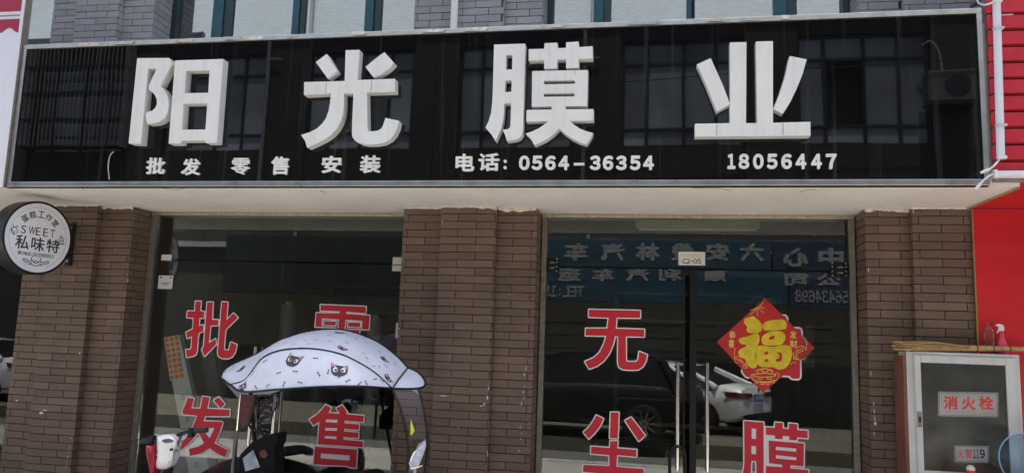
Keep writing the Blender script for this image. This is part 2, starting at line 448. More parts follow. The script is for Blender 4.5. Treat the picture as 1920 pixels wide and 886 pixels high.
# ragged plaster where the canopy meets the pillars
def ragged(x0, x1, Y, seed):
    r = random.Random(seed); n = int((x1-x0)/.018); pts = []
    lo = 0
    for k in range(n+1):
        lo = max(-.012, min(.022, lo+r.uniform(-.009, .009))); pts.append((x0+(x1-x0)*k/n, Z_SOF-.010-max(0, lo)))
    pts += [(x1, Z_SOF+.01), (x0, Z_SOF+.01)]
    MB().prism([pts], frame_xz(Y), 0, .006).build('plaster_edge', M_plaster_edge, bld)
for k, (a, b, Y) in enumerate(((-5.15, -4.87, .05), (-4.875, -4.44, -.012), (-4.45, -4.17, .05), (-1.84, -1.53, .05), (-1.54, -1.10, -.012), (-1.11, -.81, .05), (1.49, 1.78, .05), (1.77, 2.14, -.012))):
    ragged(a, b, Y, k)

add_streaks(M_plaster, .9)
for pts_ in ([(300, 352), (330, 356), (345, 353)], [(150, 351), (158, 356)], [(1298, 352), (1352, 353), (1368, 357)], [(600, 357), (612, 361)], [(1500, 360), (1512, 356), (1530, 355)]):
    q_ = []
    for x, y in pts_:
        d_ = _f*FOC + C_R*(x-960) - C_U*(y-443); k_ = (Z_SOF-.0008-CAM.z)/d_.z; q_.append(CAM+d_*k_)
    MB().tube(q_, .0016, 5).build('crack', M_mortar, bld)
# ------------------------------------------------------------------ brick pillars
_unit = MB().box(-.5, .5, -.5, .5, -.5, .5)
BRICK_ME = None
def brick_mesh(m):
    me = bpy.data.meshes.new('brick'); me.from_pydata(_unit.v, [], _unit.f); me.materials.append(m); return me
ME_brown, ME_grey = brick_mesh(M_brown), brick_mesh(M_grey)
def lay(parent, me, axis, a0, a1, face, z0, z1, L, H, outward, phase=0, gap=.0055, t=.014, minw=.02):
    """courses of bricks on one flat face; axis x: face is y=face looking along -y; axis y: face is x=face"""
    po = wloc(parent); k0 = round(z0/H); row = k0
    while row*H < z1-.012:
        hi_ = min((row+1)*H, z1); zc = (row*H+hi_)/2; Hh_ = hi_-row*H; s = a0-((phase+(.5 if row % 2 else 0)) % 1)*L
        while s < a1:
            p, q = max(s, a0), min(s+L, a1)
            g0 = gap/2 if p > a0 else 0; g1 = gap/2 if q < a1 else 0
            if q-p > minw:
                w = q-p-g0-g1; c = (p+g0+q-g1)/2; o = bpy.data.objects.new('brick', me); COL.objects.link(o); o.parent = parent
                dep = t+rng.uniform(-.0012, .0012)
                zz = zc+rng.uniform(-.0008, .0008)
                if axis == 'x':
                    o.location = Vector((c, face+t-dep/2-(t-dep)*0, zz))-po; o.scale = (w, dep, Hh_-gap)
                    o.location.y = face+t-dep/2-po.y
                else:
                    o.location = Vector((face-outward*(t-dep/2), c, zz))-po; o.scale = (dep, w, Hh_-gap)
                o.rotation_euler = (0, rng.uniform(-.002, .002) if axis == 'x' else 0, rng.uniform(-.003, .003))
            s += L
        row += 1
XS = {'l': (-5.15, -4.87, -4.455, -4.165), 'c': (-1.845, -1.53, -1.105, -.805), 'r': (1.495, 1.78, 2.205, 2.48)}
def pillar(key, name, label, me, M_core, z0, z1, zc1, L, H, faces, group):
    a, b, c, d = XS[key]
    o = thing(name, label, 'pillar', ((b+c)/2, .1, z0), group)
    t = .011
    MB().box(a+t, d-t, .06+t, .42, z0, zc1).build('mortar_core', M_core, o)
    MB().box(b+t, c-t, t, .06+t-.001, z0, zc1).build('mortar_core', M_core, o)
    zb = faces.get('zb', z0)
    ph = {'l': .0, 'c': .02, 'r': .35}[key]
    if 'a' in faces: lay(o, me, 'x', a, b-.001, .06, zb, z1, L, H, -1, ph+.35)
    lay(o, me, 'x', b, c, 0, zb, z1, L, H, -1, ph)
    if 'd' in faces: lay(o, me, 'x', c+.001, d, .06, zb, z1, L, H, -1, ph+.55)
    if 'R' in faces:
        lay(o, me, 'y', .0145+.06, Y_DOOR-.03, d, zb, z1, L, H, 1, .3)
        lay(o, me, 'y', .0145, .0595, c, zb, z1, L, H, 1, .0, minw=.01)
    if 'Lf' in faces:
        lay(o, me, 'y', .0145+.06, Y_DOOR-.03, a, zb, z1, L, H, -1, .3)
        lay(o, me, 'y', .0145, .0595, b, zb, z1, L, H, -1, .0, minw=.01)
    return o
gB = 'brown brick pillars between the shop bays'
pillar('l', 'brick_pillar', 'brown brick pillar behind the round cake shop sign, left of the shop', ME_brown, M_mortar, .12, Z_SOF-.006, Z_SOF-.006, .28, .058, {'a', 'd', 'R'} and {'a': 1, 'd': 1, 'R': 1, 'zb': .29}, gB)
pillar('c', 'brick_pillar', 'brown brick pillar between the two glass shop fronts', ME_brown, M_mortar, .12, Z_SOF-.006, Z_SOF-.006, .28, .058, {'a': 1, 'd': 1, 'R': 1, 'zb': .41}, gB)
pillar('r', 'brick_pillar', 'brown brick pillar beside the fire hydrant cabinet and red wall', ME_brown, M_mortar, .12, Z_SOF-.006, Z_SOF-.006, .28, .058, {'a': 1, 'Lf': 1, 'zb': .58}, gB)
gG = 'grey brick piers above the sign'
pillar('l', 'brick_pier', 'grey brick pier above the left end of the black sign', ME_grey, M_mortar_g, 3.62, 4.66, 9.6, .205, .058, {'a': 1, 'd': 1, 'R': 1, 'zb': 3.72}, gG)
pillar('c', 'brick_pier', 'grey brick pier above the sign with the white drainpipe', ME_grey, M_mortar_g, 3.62, 4.66, 9.6, .205, .058, {'a': 1, 'd': 1, 'R': 1, 'Lf': 1, 'zb': 3.72}, gG)
pillar('r', 'brick_pier', 'grey brick pier above the right end of the black sign', ME_grey, M_mortar_g, 3.62, 4.66, 9.6, .205, .058, {'a': 1, 'd': 1, 'Lf': 1, 'zb': 3.72}, gG)
# white drainpipe
dp_ = thing('drainpipe', 'white plastic drainpipe running down the grey pier onto the sign', 'drainpipe', (-1.505, -.05, 3.6))
MB().tube([(-1.487, -.045, 3.55), (-1.487, -.045, 9.4)], .028, 16).build('pipe', mat('white_pvc', (.78, .78, .76), .4, var=.05), dp_, smooth=True)
MB().tube([(-1.487, -.045, 4.9), (-1.487, -.045, 4.95)], .033, 16).build('coupling', MATS['white_pvc'], dp_, smooth=True)

r = random.Random(21)
M_spot = mat('white_paint_spot', (.62, .62, .60), .7, var=.2, scale=60)
def spots(parent, lst):
    for x, y, Y, w, h in lst:
        c = at(x, y, Y); n = 9; lp = [(c.x+w*(.6+.5*r.random())*math.cos(2*math.pi*k/n), c.z+h*(.6+.5*r.random())*math.sin(2*math.pi*k/n)) for k in range(n)]
        MB().prism([lp], frame_xz(Y-.0022), 0, .0008).build('paint_spot', M_spot, parent)
PIL = [o for o in COL.objects if o.name.startswith('brick_pillar')]
spots(PIL[1], [(985+r.uniform(-2, 3)-k*.9, 690+k*11, .06, .003, r.uniform(.004, .02)) for k in range(15) if r.random() < .6]+[(832, 741, 0, .03, .004), (908, 757, 0, .008, .012), (914, 745, 0, .005, .02), (902, 760, 0, .014, .005), (916, 727, 0, .004, .02), (829, 415, 0, .003, .016), (914, 850, 0, .003, .03), (860, 800, 0, .004, .004)])
spots(PIL[2], [(1634+r.uniform(-2, 2)+k*.7, 700+k*14, .06, .003, r.uniform(.004, .02)) for k in range(12) if r.random() < .6]+[(1641, 793, .06, .012, .015), (1628, 506, .06, .003, .02), (1712, 396, 0, .003, .02)])
spots(PIL[0], [(134-k*1.6, 820+k*9, 0, .0025, r.uniform(.005, .02)) for k in range(7) if r.random() < .7]+[(78, 773, 0, .022, .012), (32, 750, .06, .012, .006), (150, 662, 0, .006, .01), (85, 768, 0, .02, .006), (240, 525, .06, .003, .02)])
# ------------------------------------------------------------------ upper windows
def window(label, x0, x1, bars, z0=3.62, z1=6.2):
    """bars: (x0, x1) of each upright; panes fill the rest"""
    o = thing('window', label, 'window', ((x0+x1)/2, Y_DOOR, z0), 'teal framed windows above the sign')
    Y = Y_DOOR
    f = MB(); f.box(x0, x0+.045, Y-.03, Y+.06, z0, z1); f.box(x1-.045, x1, Y-.03, Y+.06, z0, z1); f.box(x0+.046, x1-.046, Y-.03, Y+.06, z1-.06, z1); f.box(x0+.046, x1-.046, Y-.03, Y+.06, z0, z0+.06)
    f.build('frame', M_teal_dark, o)
    xs = [x0+.045]
    for a, b in bars:
        w = b-a
        boxo('mullion', M_teal, o, a+w*.0, a+w*.55, Y-.028, Y+.05, z0+.061, z1-.061, .004)
        if w > .09: boxo('sash_stile', M_teal_dark, o, a+w*.56, b, Y-.012, Y+.04, z0+.061, z1-.061, .004)
        xs += [a, b]
    xs.append(x1-.045)
    for k in range(0, len(xs), 2):
        MB().box(xs[k]-.005, xs[k+1]+.005, Y+.008, Y+.014, z0+.055, z1-.055).build('pane', G_upper, o)
    return o
def X(p, y=50, Y=Y_DOOR): return at(p, y, Y).x
window('teal framed window above the sign, left of the white drainpipe', -4.16, -1.85, [(X(398, 70), X(434, 70)), (X(548, 65), X(571, 65)), (X(684, 60), X(714, 60))])
window('teal framed window above the sign, right of the white drainpipe', -.80, 1.49, [(X(1113, 45), X(1146, 45)), (X(1287, 38), X(1304, 38)), (X(1450, 30), X(1494, 30))])
window('narrow glimpse of teal framed window beside the white and red banner', -7.4, -5.155, [(-6.4, -6.3)])
M_blind = mat('pale_blind', (.5, .53, .53), .8, var=.05)
bl = thing('window_blind', 'pale blind hanging inside the window left of the drainpipe', 'blind', (-3, .6, 3.7), 'pale blinds inside the upper windows')
boxo('fabric', M_blind, bl, -4.1, -1.9, .62, .625, 3.63, 6.1); boxo('rail', M_white_plastic, bl, -4.1, -1.9, .60, .64, 6.101, 6.15)
bl = thing('window_blind', 'pale blind hanging inside the window right of the drainpipe', 'blind', (.3, .6, 3.7), 'pale blinds inside the upper windows')
boxo('fabric', M_blind, bl, -.78, .62, .62, .625, 3.63, 6.1); boxo('rail', M_white_plastic, bl, -.78, .62, .60, .64, 6.101, 6.15)

wb = thing('window_carton', 'pale cartons stacked inside the window right of the drainpipe', 'carton', (at(1410, 30, .42).x, .42, 3.63))
ra = px_rect(1388, -60, 1432, 40, .42); boxo('tall_box', M_paper, wb, ra[0], ra[1], .42, .55, 3.63, ra[3])
ra = px_rect(1370, 24, 1387, 40, .40); boxo('low_box', M_paper, wb, ra[0], at(1450, 30, .40).x, .36, .415, 3.63, ra[3])
# ------------------------------------------------------------------ the black sign
YS = -.77
SX0, SX1, SZ0, SZ1 = -4.59, 1.955, 2.608, 3.681
sign = thing('shop_sign', 'long black glossy shop sign with four large white raised characters', 'sign', (-1.3, YS, SZ0))
boxo('back_box', M_black_metal, sign, SX0+.01, SX1-.01, YS+.012, YS+.034, SZ0+.012, SZ1-.01)
seams = [SX0+.033, at(428, 200, YS).x, at(815, 200, YS).x, at(1210, 200, YS).x, at(1621, 200, YS).x, SX1-.033]
for k in range(5):
    o = boxo('panel', M_acrylic, sign, seams[k]+.0012, seams[k+1]-.0012, YS-.0, YS+.010, SZ0+.036, SZ1-.03)
fz = MB().box(SX0, SX1, YS-.014, YS+.011, SZ0-.002, SZ0+.0345).build('bottom_rail', M_steel, sign, bevel=.003)
MB().box(SX0, SX1, YS-.014, YS+.011, SZ1-.0335, SZ1).box(SX0, SX1, YS+.0115, YS+.05, SZ1-.012, SZ1+.002).build('top_rail', M_steel, sign, bevel=.003)
MB().box(SX0, SX0+.031, YS-.013, YS+.0112, SZ0+.035, SZ1-.034).build('side_rail', M_steel, sign, bevel=.003)
MB().box(SX1-.031, SX1, YS-.013, YS+.0112, SZ0+.035, SZ1-.034).build('side_rail', M_steel, sign, bevel=.003)
boxo('return_panel', M_black_metal, sign, SX0, SX1, YS+.0115, YS+.0345, SZ0-.006, SZ0+.0118)
# film peeling off the top rail
r = random.Random(3)
for k in range(16):
    x = r.uniform(-4.2, 1.5); w = r.uniform(.03, .22); d = r.uniform(0, .014)
    MB().prism([[(x, SZ1-.030+d*.5), (x+w*.9, SZ1-.030), (x+w, SZ1-.006), (x+w*.06, SZ1-.003-d*.4)]], frame_xz(YS-.0143-.0011*k), 0, .0008).build('film_scrap', mat('pale_film_%d' % (k % 3), [(.70, .69, .64), (.46, .47, .47), (.60, .55, .48)][k % 3], .3, var=.25, scale=25), sign)
LD = .068
FRL = frame_xz(YS)
def zpts(pts, ox, oy, sc, Y):
    out = []
    for a, b in pts:
        p = at(ox+a/sc, oy+b/sc, Y); out.append((p.x, p.z))
    return out
def letter(name, parts, ox, oy, sc):
    """parts: list of (outline, [holes]) traced on the letter front"""
    o = None
    for outline, holes in parts:
        lp = [zpts(outline, ox, oy, sc, YS-LD)]+[zpts(h, ox, oy, sc, YS-LD) for h in holes]
        b = MB().prism(lp, FRL, .0005, LD, sides=False); nf = len(b.f)
        b.prism(lp, FRL, .0005, LD-.0015)
        # front face proud of the return, plus the return itself
        front = MB(); front.v, front.f = b.v, b.f[:nf]
        if o is None: o = front.build('raised_character', M_letter, sign, fix=False)
        else: front.build('stroke', M_letter, o, fix=False)
        s2 = MB().prism(lp, FRL, .0005, LD-.0002); ntri = sum(len(l) for l in lp)
        s2.f = s2.f[-ntri:]; s2.build('return_edge', M_letter_side, o, fix=False)
    return o
letter('yang', [([(150,118),(388,116),(412,163),(325,328),(352,354),(374,395),(386,440),(387,480),(378,530),(360,565),(330,590),(290,606),(225,614),(212,545),(218,527),(240,520),(266,512),(288,490),(299,460),(297,428),(286,400),(266,377),(238,358),(238,325),(297,195),(232,196),(177,765),(85,760)], []),
  ([(436,135),(800,124),(752,755),(668,757),(658,738),(482,740),(478,762),(387,762)], [[(520,213),(697,210),(687,379),(506,382)],[(500,462),(680,458),(665,656),(487,657)]])], 220, 80, 4.029)
letter('guang', [([(210,148),(292,86),(372,218),(300,272)], []), ([(585,185),(640,138),(685,103),(728,72),(800,152),(770,188),(735,216),(692,242),(645,262)], []),
  ([(435,58),(540,55),(524,283),(808,273),(808,372),(595,378),(600,640),(606,668),(640,670),(675,665),(700,652),(717,628),(735,568),(838,590),(828,640),(805,690),(770,730),(720,757),(660,768),(595,769),(545,760),(508,742),(488,715),(483,690),(485,600),(495,385),(423,383),(421,470),(414,540),(398,595),(370,648),(330,692),(285,725),(225,757),(145,793),(128,740),(98,697),(165,676),(215,650),(255,615),(285,573),(305,520),(316,460),(325,385),(120,395),(122,298),(428,290)], [])], 540, 80, 4.029)
letter('mo', [([(140,92),(365,85),(357,400),(350,690),(344,738),(325,765),(290,778),(232,786),(220,745),(202,705),(238,702),(253,692),(258,675),(263,513),(213,515),(212,580),(205,640),(190,700),(150,788),(115,730),(78,690),(100,645),(117,590),(126,520),(130,450)], [[(228,167),(273,165),(270,270),(226,272)],[(222,352),(267,350),(265,432),(218,435)]]),
  ([(390,125),(502,122),(505,82),(597,78),(597,118),(660,115),(660,76),(750,70),(752,110),(852,103),(852,190),(752,195),(752,257),(660,260),(660,197),(597,199),(595,263),(502,265),(502,203),(390,207)], []),
  ([(415,283),(818,275),(812,533),(657,535),(657,558),(858,557),(858,638),(690,643),(720,672),(760,698),(805,716),(855,729),(832,775),(805,812),(750,793),(700,767),(650,733),(610,697),(570,737),(525,770),(480,795),(430,816),(405,770),(367,733),(420,716),(465,694),(500,670),(530,643),(372,646),(375,563),(555,560),(557,536),(412,539)], [[(500,352),(723,348),(723,374),(500,378)],[(500,444),(720,440),(720,465),(498,468)]])], 890, 60, 3.852)
letter('ye', [([(93,693),(357,688),(357,80),(482,77),(478,688),(562,688),(553,73),(682,70),(682,685),(965,678),(965,782),(93,790)], []), ([(107,245),(212,198),(258,300),(305,405),(358,545),(258,600),(215,490),(165,370)], []), ([(808,182),(937,207),(905,320),(860,430),(815,525),(758,617),(685,580),(730,470),(775,330)], [])], 1280, 60, 4.027)
# small white lettering along the bottom of the sign
def small(ch, x0, y0, x1, y1, bold=.026): char('small_character', ch, px_rect(x0, y0, x1, y1, YS-.012), FRL, M_letter, sign, bold, .0005, .012, n=150)
for ch, a in (('批', (274, 295, 309, 326)), ('发', (340, 297, 375, 328)), ('零', (433, 296, 468, 327, .016)), ('售', (508, 293, 541, 327)), ('安', (603, 292, 640, 324)), ('装', (675, 291, 713, 324)), ('电', (854, 288, 889, 321)), ('话', (897, 287, 936, 320))): small(ch, *a)
small(':', 944, 299, 950, 317, .03)
def digits(s, xs, y0, y1):
    for ch, x in zip(s, xs):
        if ch == '-': boxo('dash', M_letter, sign, at(x, 308, YS).x, at(x+20, 308, YS).x, YS-.012, YS-.0005, at(x, 310.5, YS).z, at(x, 306, YS).z)
        else: small(ch, x, y0, x+(15 if ch == '1' else 20), y1, .046)
digits('0564-36354', (973, 997, 1022, 1047, 1076, 1106, 1130, 1155, 1181, 1206), 291.5, 318.5)
digits('18056447', (1364, 1385, 1412, 1438, 1465, 1492, 1521, 1549), 288, 316.5)

for x, y0, y1 in ((612, 153, 176), (697, 150, 173), (1344, 233, 254), (1468, 229, 252), (1078, 132, 140)):
    a = at(x, y0, YS-LD); b_ = at(x, y1, YS-LD); boxo('seam', mat('grime', (.34, .335, .32), .8), sign, a.x-.0022, a.x+.0022, YS-LD-.0012, YS-LD-.0002, b_.z, a.z)
MB().tube(smooth_curve([at(213, 284, YS-.006), at(206, 293, YS-.02), at(203, 312, YS-.02), at(205, 336, YS-.012)], 6), .0042, 8).build('wire_end', mat('grey_wire', (.42, .42, .40), .6), sign, smooth=True)
# ------------------------------------------------------------------ neighbours' signs
nb = thing('banner_sign', 'white sign with red scalloped awning print, left of the black sign', 'sign', (-5.4, -.8, 2.6))
boxo('panel', M_neighbor_white, nb, -7.4, -4.602, -.80, -.76, 2.60, 4.70)
x1 = -4.63
boxo('red_band', M_neighbor_red, nb, -7.4, x1, -.803, -.8005, at(20, 22, -.8).z, 4.69)
boxo('dark_stripe', M_grey_print, nb, -7.4, x1, -.803, -.8005, at(20, 31, -.8).z, at(20, 28.5, -.8).z)
zt, zb_ = at(20, 36.5, -.8).z, at(12, 60, -.8).z
pts = [(x1, zt)]; n = 560
for k in range(n+1):
    x = x1-2.7*k/n; pts.append((x, zb_+.010-.019*math.cos((x-at(34, 60, -.8).x)/.158*2*math.pi)))
pts.append((x1-2.7, zt))
MB().prism([pts], frame_xz(-.8), .0005, .003).build('scalloped_band', M_neighbor_red, nb)
boxo('side_return', M_steel_dull, nb, -4.602, -4.596, -.80, -.74, 2.6, 4.7)

rs = thing('slat_cladding', 'red horizontal slat cladding of the neighbouring shop, right of the black sign', 'cladding', (4, -.78, 2.6))
boxo('backing', M_back_alu, rs, 1.985, 6.4, -.745, -.736, 2.63, 4.9)
zs = at(1880, 29, -.8).z
for k in range(-9, 11):
    z = zs-k*.0985
    if z-.09 < 2.62: continue
    j = rng.uniform(-.004, .004)
    MB().box(1.972+j+.002*k*0, 6.4, -.80, -.782, z-.079, z).box(1.99, 6.4, -.7815, -.765, z-.086, z-.072).build('slat', M_redslat, rs, bevel=.002)
    boxo('clip', M_back_alu, rs, 1.985, 2.0, -.79, -.746, z-.0965, z-.088)
    for q in range(3): x = 2.03+rng.random()*.5+q*.6; boxo('bracket', M_steel, rs, x, x+rng.uniform(.03, .10), -.79, -.7605, z-.0955, z-.0875)
def led(name, label, p0, p1, cable):
    o = thing('led_tube', label, 'light', p0, 'unlit white tube lights on the red cladding')
    P0, P1 = Vector(p0), Vector(p1); d = (P1-P0).normalized(); n = Vector((0, -1, 0)); s_ = d.cross(n)
    b = MB(); rings = []
    for q in (P0, P1):
        rings.append([q+s_*.022*math.cos(t)+n*(.027*max(0, math.sin(t))+.004*(math.sin(t) < 0)*0) for t in [math.pi*k/10 for k in range(11)]])
    b.grid(rings); b.poly(rings[0]); b.poly(rings[1][::-1]); b.quad(rings[0][0], rings[0][-1], rings[1][-1], rings[1][0])
    b.build('diffuser', mat('milky_tube', (.76, .77, .82), .35, var=.03), o, smooth=True)
    for q in (P0, P1): MB().obox(q+n*.014, s_*.048, n*.03, d*.02).build('end_cap', M_white_plastic, o, bevel=.003)
    for t in (.18, .8):
        q = P0.lerp(P1, t); MB().obox(q+n*.016, s_*.054, n*.034, d*.012).build('clip', mat('clear_clip', (.6, .6, .62), .3), o)
    c = smooth_curve(cable, 6); MB().tube(c, .0055, 8).build('cable', M_white_plastic, o, smooth=True)
    e = Vector(cable[-1]); dd = (Vector(cable[-1])-Vector(cable[-2])).normalized()
    MB().tube([e-dd*.01, e+dd*.035], [.010, .008], 10).build('plug', M_white_plastic, o, smooth=True)
YL = -.805
def P(x, y, Y): return tuple(at(x, y, Y))
led('v', 'vertical unlit white tube light on red slats beside the black sign', P(1868, 4, YL), P(1876, 296, YL), [P(1874, 299, YL-.01), P(1866, 308, YL-.03), P(1857, 316, YL-.03), P(1850, 319, YL-.03)])
a = at(1864, 327, YL); led('h', 'horizontal unlit white tube light under the red slats', tuple(a), (a.x+1.2, YL, a.z), [(a.x-.01, YL-.012, a.z), P(1852, 331, YL-.03), P(1842, 340, YL-.03), P(1836, 347, YL-.03)])
tc_ = thing('loose_cable', 'loose white cable and black arm poking over the sign corner', 'cable', P(1835, 8, -.6))
MB().tube(smooth_curve([P(1866, 3, -.84), P(1850, 9, -.8), P(1838, 8, -.75), P(1832, 1, -.7), P(1828, -8, -.6)], 6), .006, 8).build('cord', M_white_plastic, tc_, smooth=True)
MB().tube([P(1822, 16, -.70), P(1838, -2, -.6), P(1850, -20, -.5)], .012, 8).build('arm', M_black_metal, tc_, smooth=True)

rw = thing('red_wall', 'plain bright red wall panels of the neighbouring shop behind the fire cabinet', 'wall', (4, 0, 0))
boxo('panel', M_redwall, rw, 2.152, 3.6, -.022, -.0145, .12, Z_SOF-.012)
boxo('panel', M_redwall, rw, 3.604, 6.4, -.022, -.0145, .12, Z_SOF-.012)
boxo('corner_trim', mat('brass_trim', (.55, .42, .2), .35, .8), rw, 2.143, 2.1515, -.026, -.012, .12, Z_SOF-.012)
boxo('soffit_trim', MATS['brass_trim'], rw, 2.118, 2.1305, -.735, -.026, Z_SOF-.014, Z_SOF-.0005)

# ------------------------------------------------------------------ glass shop fronts
def strip(parent, name, m, *b, bevel=.002): return boxo(name, m, parent, *b, bevel=bevel)
Z_TR = 2.196
def front_frame(o, x0, x1):
    strip(o, 'jamb', M_steel_dull, x0, x0+.038, Y_DOOR-.035, Y_DOOR+.035, .126, 2.575)
    strip(o, 'jamb', M_steel_dull, x1-.038, x1, Y_DOOR-.035, Y_DOOR+.035, .126, 2.575)
    strip(o, 'head_rail', mat('old_brass_rail', (.52, .46, .36), .4, .7, var=.25, scale=30), o_x0 := x0, x1, Y_DOOR-.034, Y_DOOR+.034, 2.576, 2.604)
def handle(parent, x, z0, z1, Yd=Y_DOOR):
    h = None
    for s in (-1, 1):
        y = Yd+s*.055
        b = MB().tube([(x, y, z0), (x, y, z1)], .0125, 14)
        for z in (z0+.09, z1-.09): b.tube([(x, y, z), (x, Yd+s*.008, z)], .007, 10)
        if h is None: h = b.build('handle', M_chrome, parent, smooth=True)
        else: b.build('inside_handle', M_chrome, parent, smooth=True)
def patch(parent, x0, x1, z0, z1, flip=False):
    p = MB().box(x0, x1, Y_DOOR-.022, Y_DOOR+.022, z0, z1).build('patch_fitting', M_black_metal, parent, bevel=.003)
    b = MB()
    for fx in (.1, .88):
        for fz_ in (.1, .38, .68, .9):
            b.lathe([(.0, -.0255), (.006, -.025), (.007, -.0225), (.007, -.02)], (x0+(x1-x0)*fx, Y_DOOR, z0+(z1-z0)*fz_), (0, 1, 0), 10)
    b.build('bolt', M_chrome, p, smooth=True)
    MB().box(x0+(x1-x0)*.4, x0+(x1-x0)*.72, Y_DOOR-.0245, Y_DOOR-.0215, z0+(z1-z0)*.62, z0+(z1-z0)*.70).box(x0+(x1-x0)*.4, x0+(x1-x0)*.72, Y_DOOR-.0245, Y_DOOR-.0215, z0+(z1-z0)*.26, z0+(z1-z0)*.34).build('slot', M_grey_print, p)

def vinyl(parent, ch, rect_px, Y, bold=.05, out=.028):
    """red character with pale outline stuck on the glass; rect is the red body's pixel box"""
    r_ = px_rect(*rect_px, Y)
    red = glyph_loops(ch, bold, 120); wht = glyph_loops(ch, bold+out, 120)
    fr = frame_xz(Y)
    o = MB().prism(fit_loops(wht, *r_, ref=red), fr, 0, .0012).build('window_character', M_white_print, parent, fix=False)
    MB().prism(fit_loops(red, *r_), fr, .0014, .0024).build('red_face', M_red_vinyl, o, fix=False)
    return o
def outer_only(loops):
    def inside(p, lp):
        c = False
        for a, b in zip(lp, lp[1:]+lp[:1]):
            if (a[1] > p[1]) != (b[1] > p[1]) and p[0] < a[0]+(p[1]-a[1])/(b[1]-a[1])*(b[0]-a[0]): c = not c
        return c
    return [l for l in loops if not any(inside(l[0], m) for m in loops if m is not l)]
def traced(parent, ox, oy, sc, loops, Y, out=.0085, filled=False):
    lp = [zpts(l, ox, oy, sc, Y) for l in loops]; fr = frame_xz(Y)
    wht = sdf_loops(loops_to_segs(lp), out, 170, .0007)
    if filled: wht = outer_only(wht)
    o = MB().prism(wht, fr, 0, .0012).build('window_character', M_white_print, parent, fix=False)
    MB().prism(lp, fr, .0014, .0024).build('red_face', M_red_vinyl, o, fix=False)
    return o
T_PI = [[(232,92),(298,92),(290,208),(335,213),(330,288),(280,288),(274,382),(325,372),(322,442),(270,468),(258,580),(252,680),(235,722),(195,743),(130,752),(118,665),(165,662),(185,640),(192,505),(135,528),(120,460),(200,420),(210,288),(133,282),(138,208),(225,210)],
 [(372,103),(440,103),(430,308),(505,312),(500,375),(412,380),(392,585),(468,535),(480,598),(340,740),(308,662),(330,630)],
 [(547,100),(615,102),(600,315),(685,232),(735,285),(590,425),(570,660),(600,675),(630,665),(652,575),(722,605),(705,690),(670,745),(620,768),(550,765),(505,740),(497,700)]]
T_FA = [[(172,92),(248,103),(215,218),(322,222),(350,78),(432,92),(405,222),(672,235),(668,312),(380,312),(360,370),(575,378),(588,395),(545,520),(490,630),(570,675),(650,712),(618,800),(520,755),(430,690),(330,755),(200,782),(185,700),(290,675),(365,632),(312,522),(290,510),(200,620),(95,712),(58,655),(140,580),(225,455),(285,305),(115,290),(112,240),(150,160)], [(345,455),(490,452),(433,572),(372,500)], [(540,85),(615,168),(562,218),(482,125)]]
T_LING = [[(290,122),(1232,160),(1225,295),(825,262),(825,308),(1310,345),(1290,632),(1150,628),(1160,455),(810,430),(790,640),(655,630),(672,425),(318,400),(310,580),(180,575),(205,292),(685,298),(688,255),(290,240)],
 [(370,460),(610,470),(600,550),(362,540)], [(865,485),(1112,495),(1105,580),(858,572)], [(350,600),(600,610),(600,690),(340,690)], [(855,635),(1100,640),(1090,720),(845,720)],
 [(735,760),(830,790),(1300,1010),(1250,1100),(760,880),(330,1080),(270,1000)], [(520,1010),(1000,1030),(1000,1090),(520,1070)], [(420,1130),(1130,1150),(1100,1230),(800,1370),(700,1310),(880,1220),(420,1200)]]
T_SHOU = [[(258,75),(325,110),(290,172),(425,180),(385,115),(455,80),(515,165),(495,185),(712,205),(705,280),(485,262),(482,295),(655,308),(650,372),(478,358),(478,392),(648,405),(645,470),(470,455),(468,488),(705,510),(695,578),(240,545),(165,545),(182,278),(112,320),(65,248),(150,195),(200,145)], [(262,248),(400,255),(396,288),(258,280)], [(255,348),(395,352),(390,385),(250,378)], [(248,445),(387,450),(385,482),(244,472)],
 [(130,570),(632,605),(618,822),(530,815),(525,800),(200,788),(195,783),(112,782)], [(202,650),(545,675),(540,735),(198,708)]]
T_WU = [[(122,95),(730,108),(728,192),(450,188),(440,320),(780,330),(775,415),(560,412),(562,690),(575,712),(680,712),(705,690),(720,592),(812,630),(795,710),(760,770),(705,805),(600,808),(520,800),(480,775),(465,720),(470,412),(430,410),(410,500),(365,610),(300,700),(220,760),(125,795),(75,710),(180,665),(250,600),(300,500),(330,405),(82,400),(85,318),(340,318),(355,190),(122,182)]]
T_CHEN = [[(240,200),(325,240),(295,310),(250,375),(205,428),(152,478),(90,400),(140,355),(180,305),(215,250)], [(412,165),(508,168),(495,473),(402,468)], [(582,262),(655,225),(820,438),(745,505)], [(408,505),(495,508),(490,590),(720,608),(715,690),(488,672),(480,808),(805,835),(798,935),(82,868),(88,785),(395,800),(395,672),(178,655),(180,570),(400,585)]]
T_MO = [[(72,222),(320,240),(322,1100),(240,1200),(225,735),(165,730),(155,900),(100,1100),(30,1050),(60,860),(75,770)], [(168,315),(226,322),(222,450),(168,445)], [(165,540),(225,545),(222,645),(165,640)],
 [(350,300),(462,308),(468,240),(565,248),(565,318),(640,325),(645,252),(750,262),(748,335),(882,345),(882,440),(750,430),(745,468),(648,462),(648,415),(565,412),(562,455),(465,445),(465,405),(350,395)],
 [(385,470),(835,507),(832,800),(665,785),(662,825),(890,845),(890,960),(700,945),(850,1100),(800,1180),(610,1010),(430,1150),(370,1080),(530,930),(350,915),(350,795),(555,810),(558,778),(390,760)], [(478,550),(738,572),(735,612),(476,590)], [(480,655),(740,685),(738,720),(478,698)]]
YV = Y_DOOR-.0075
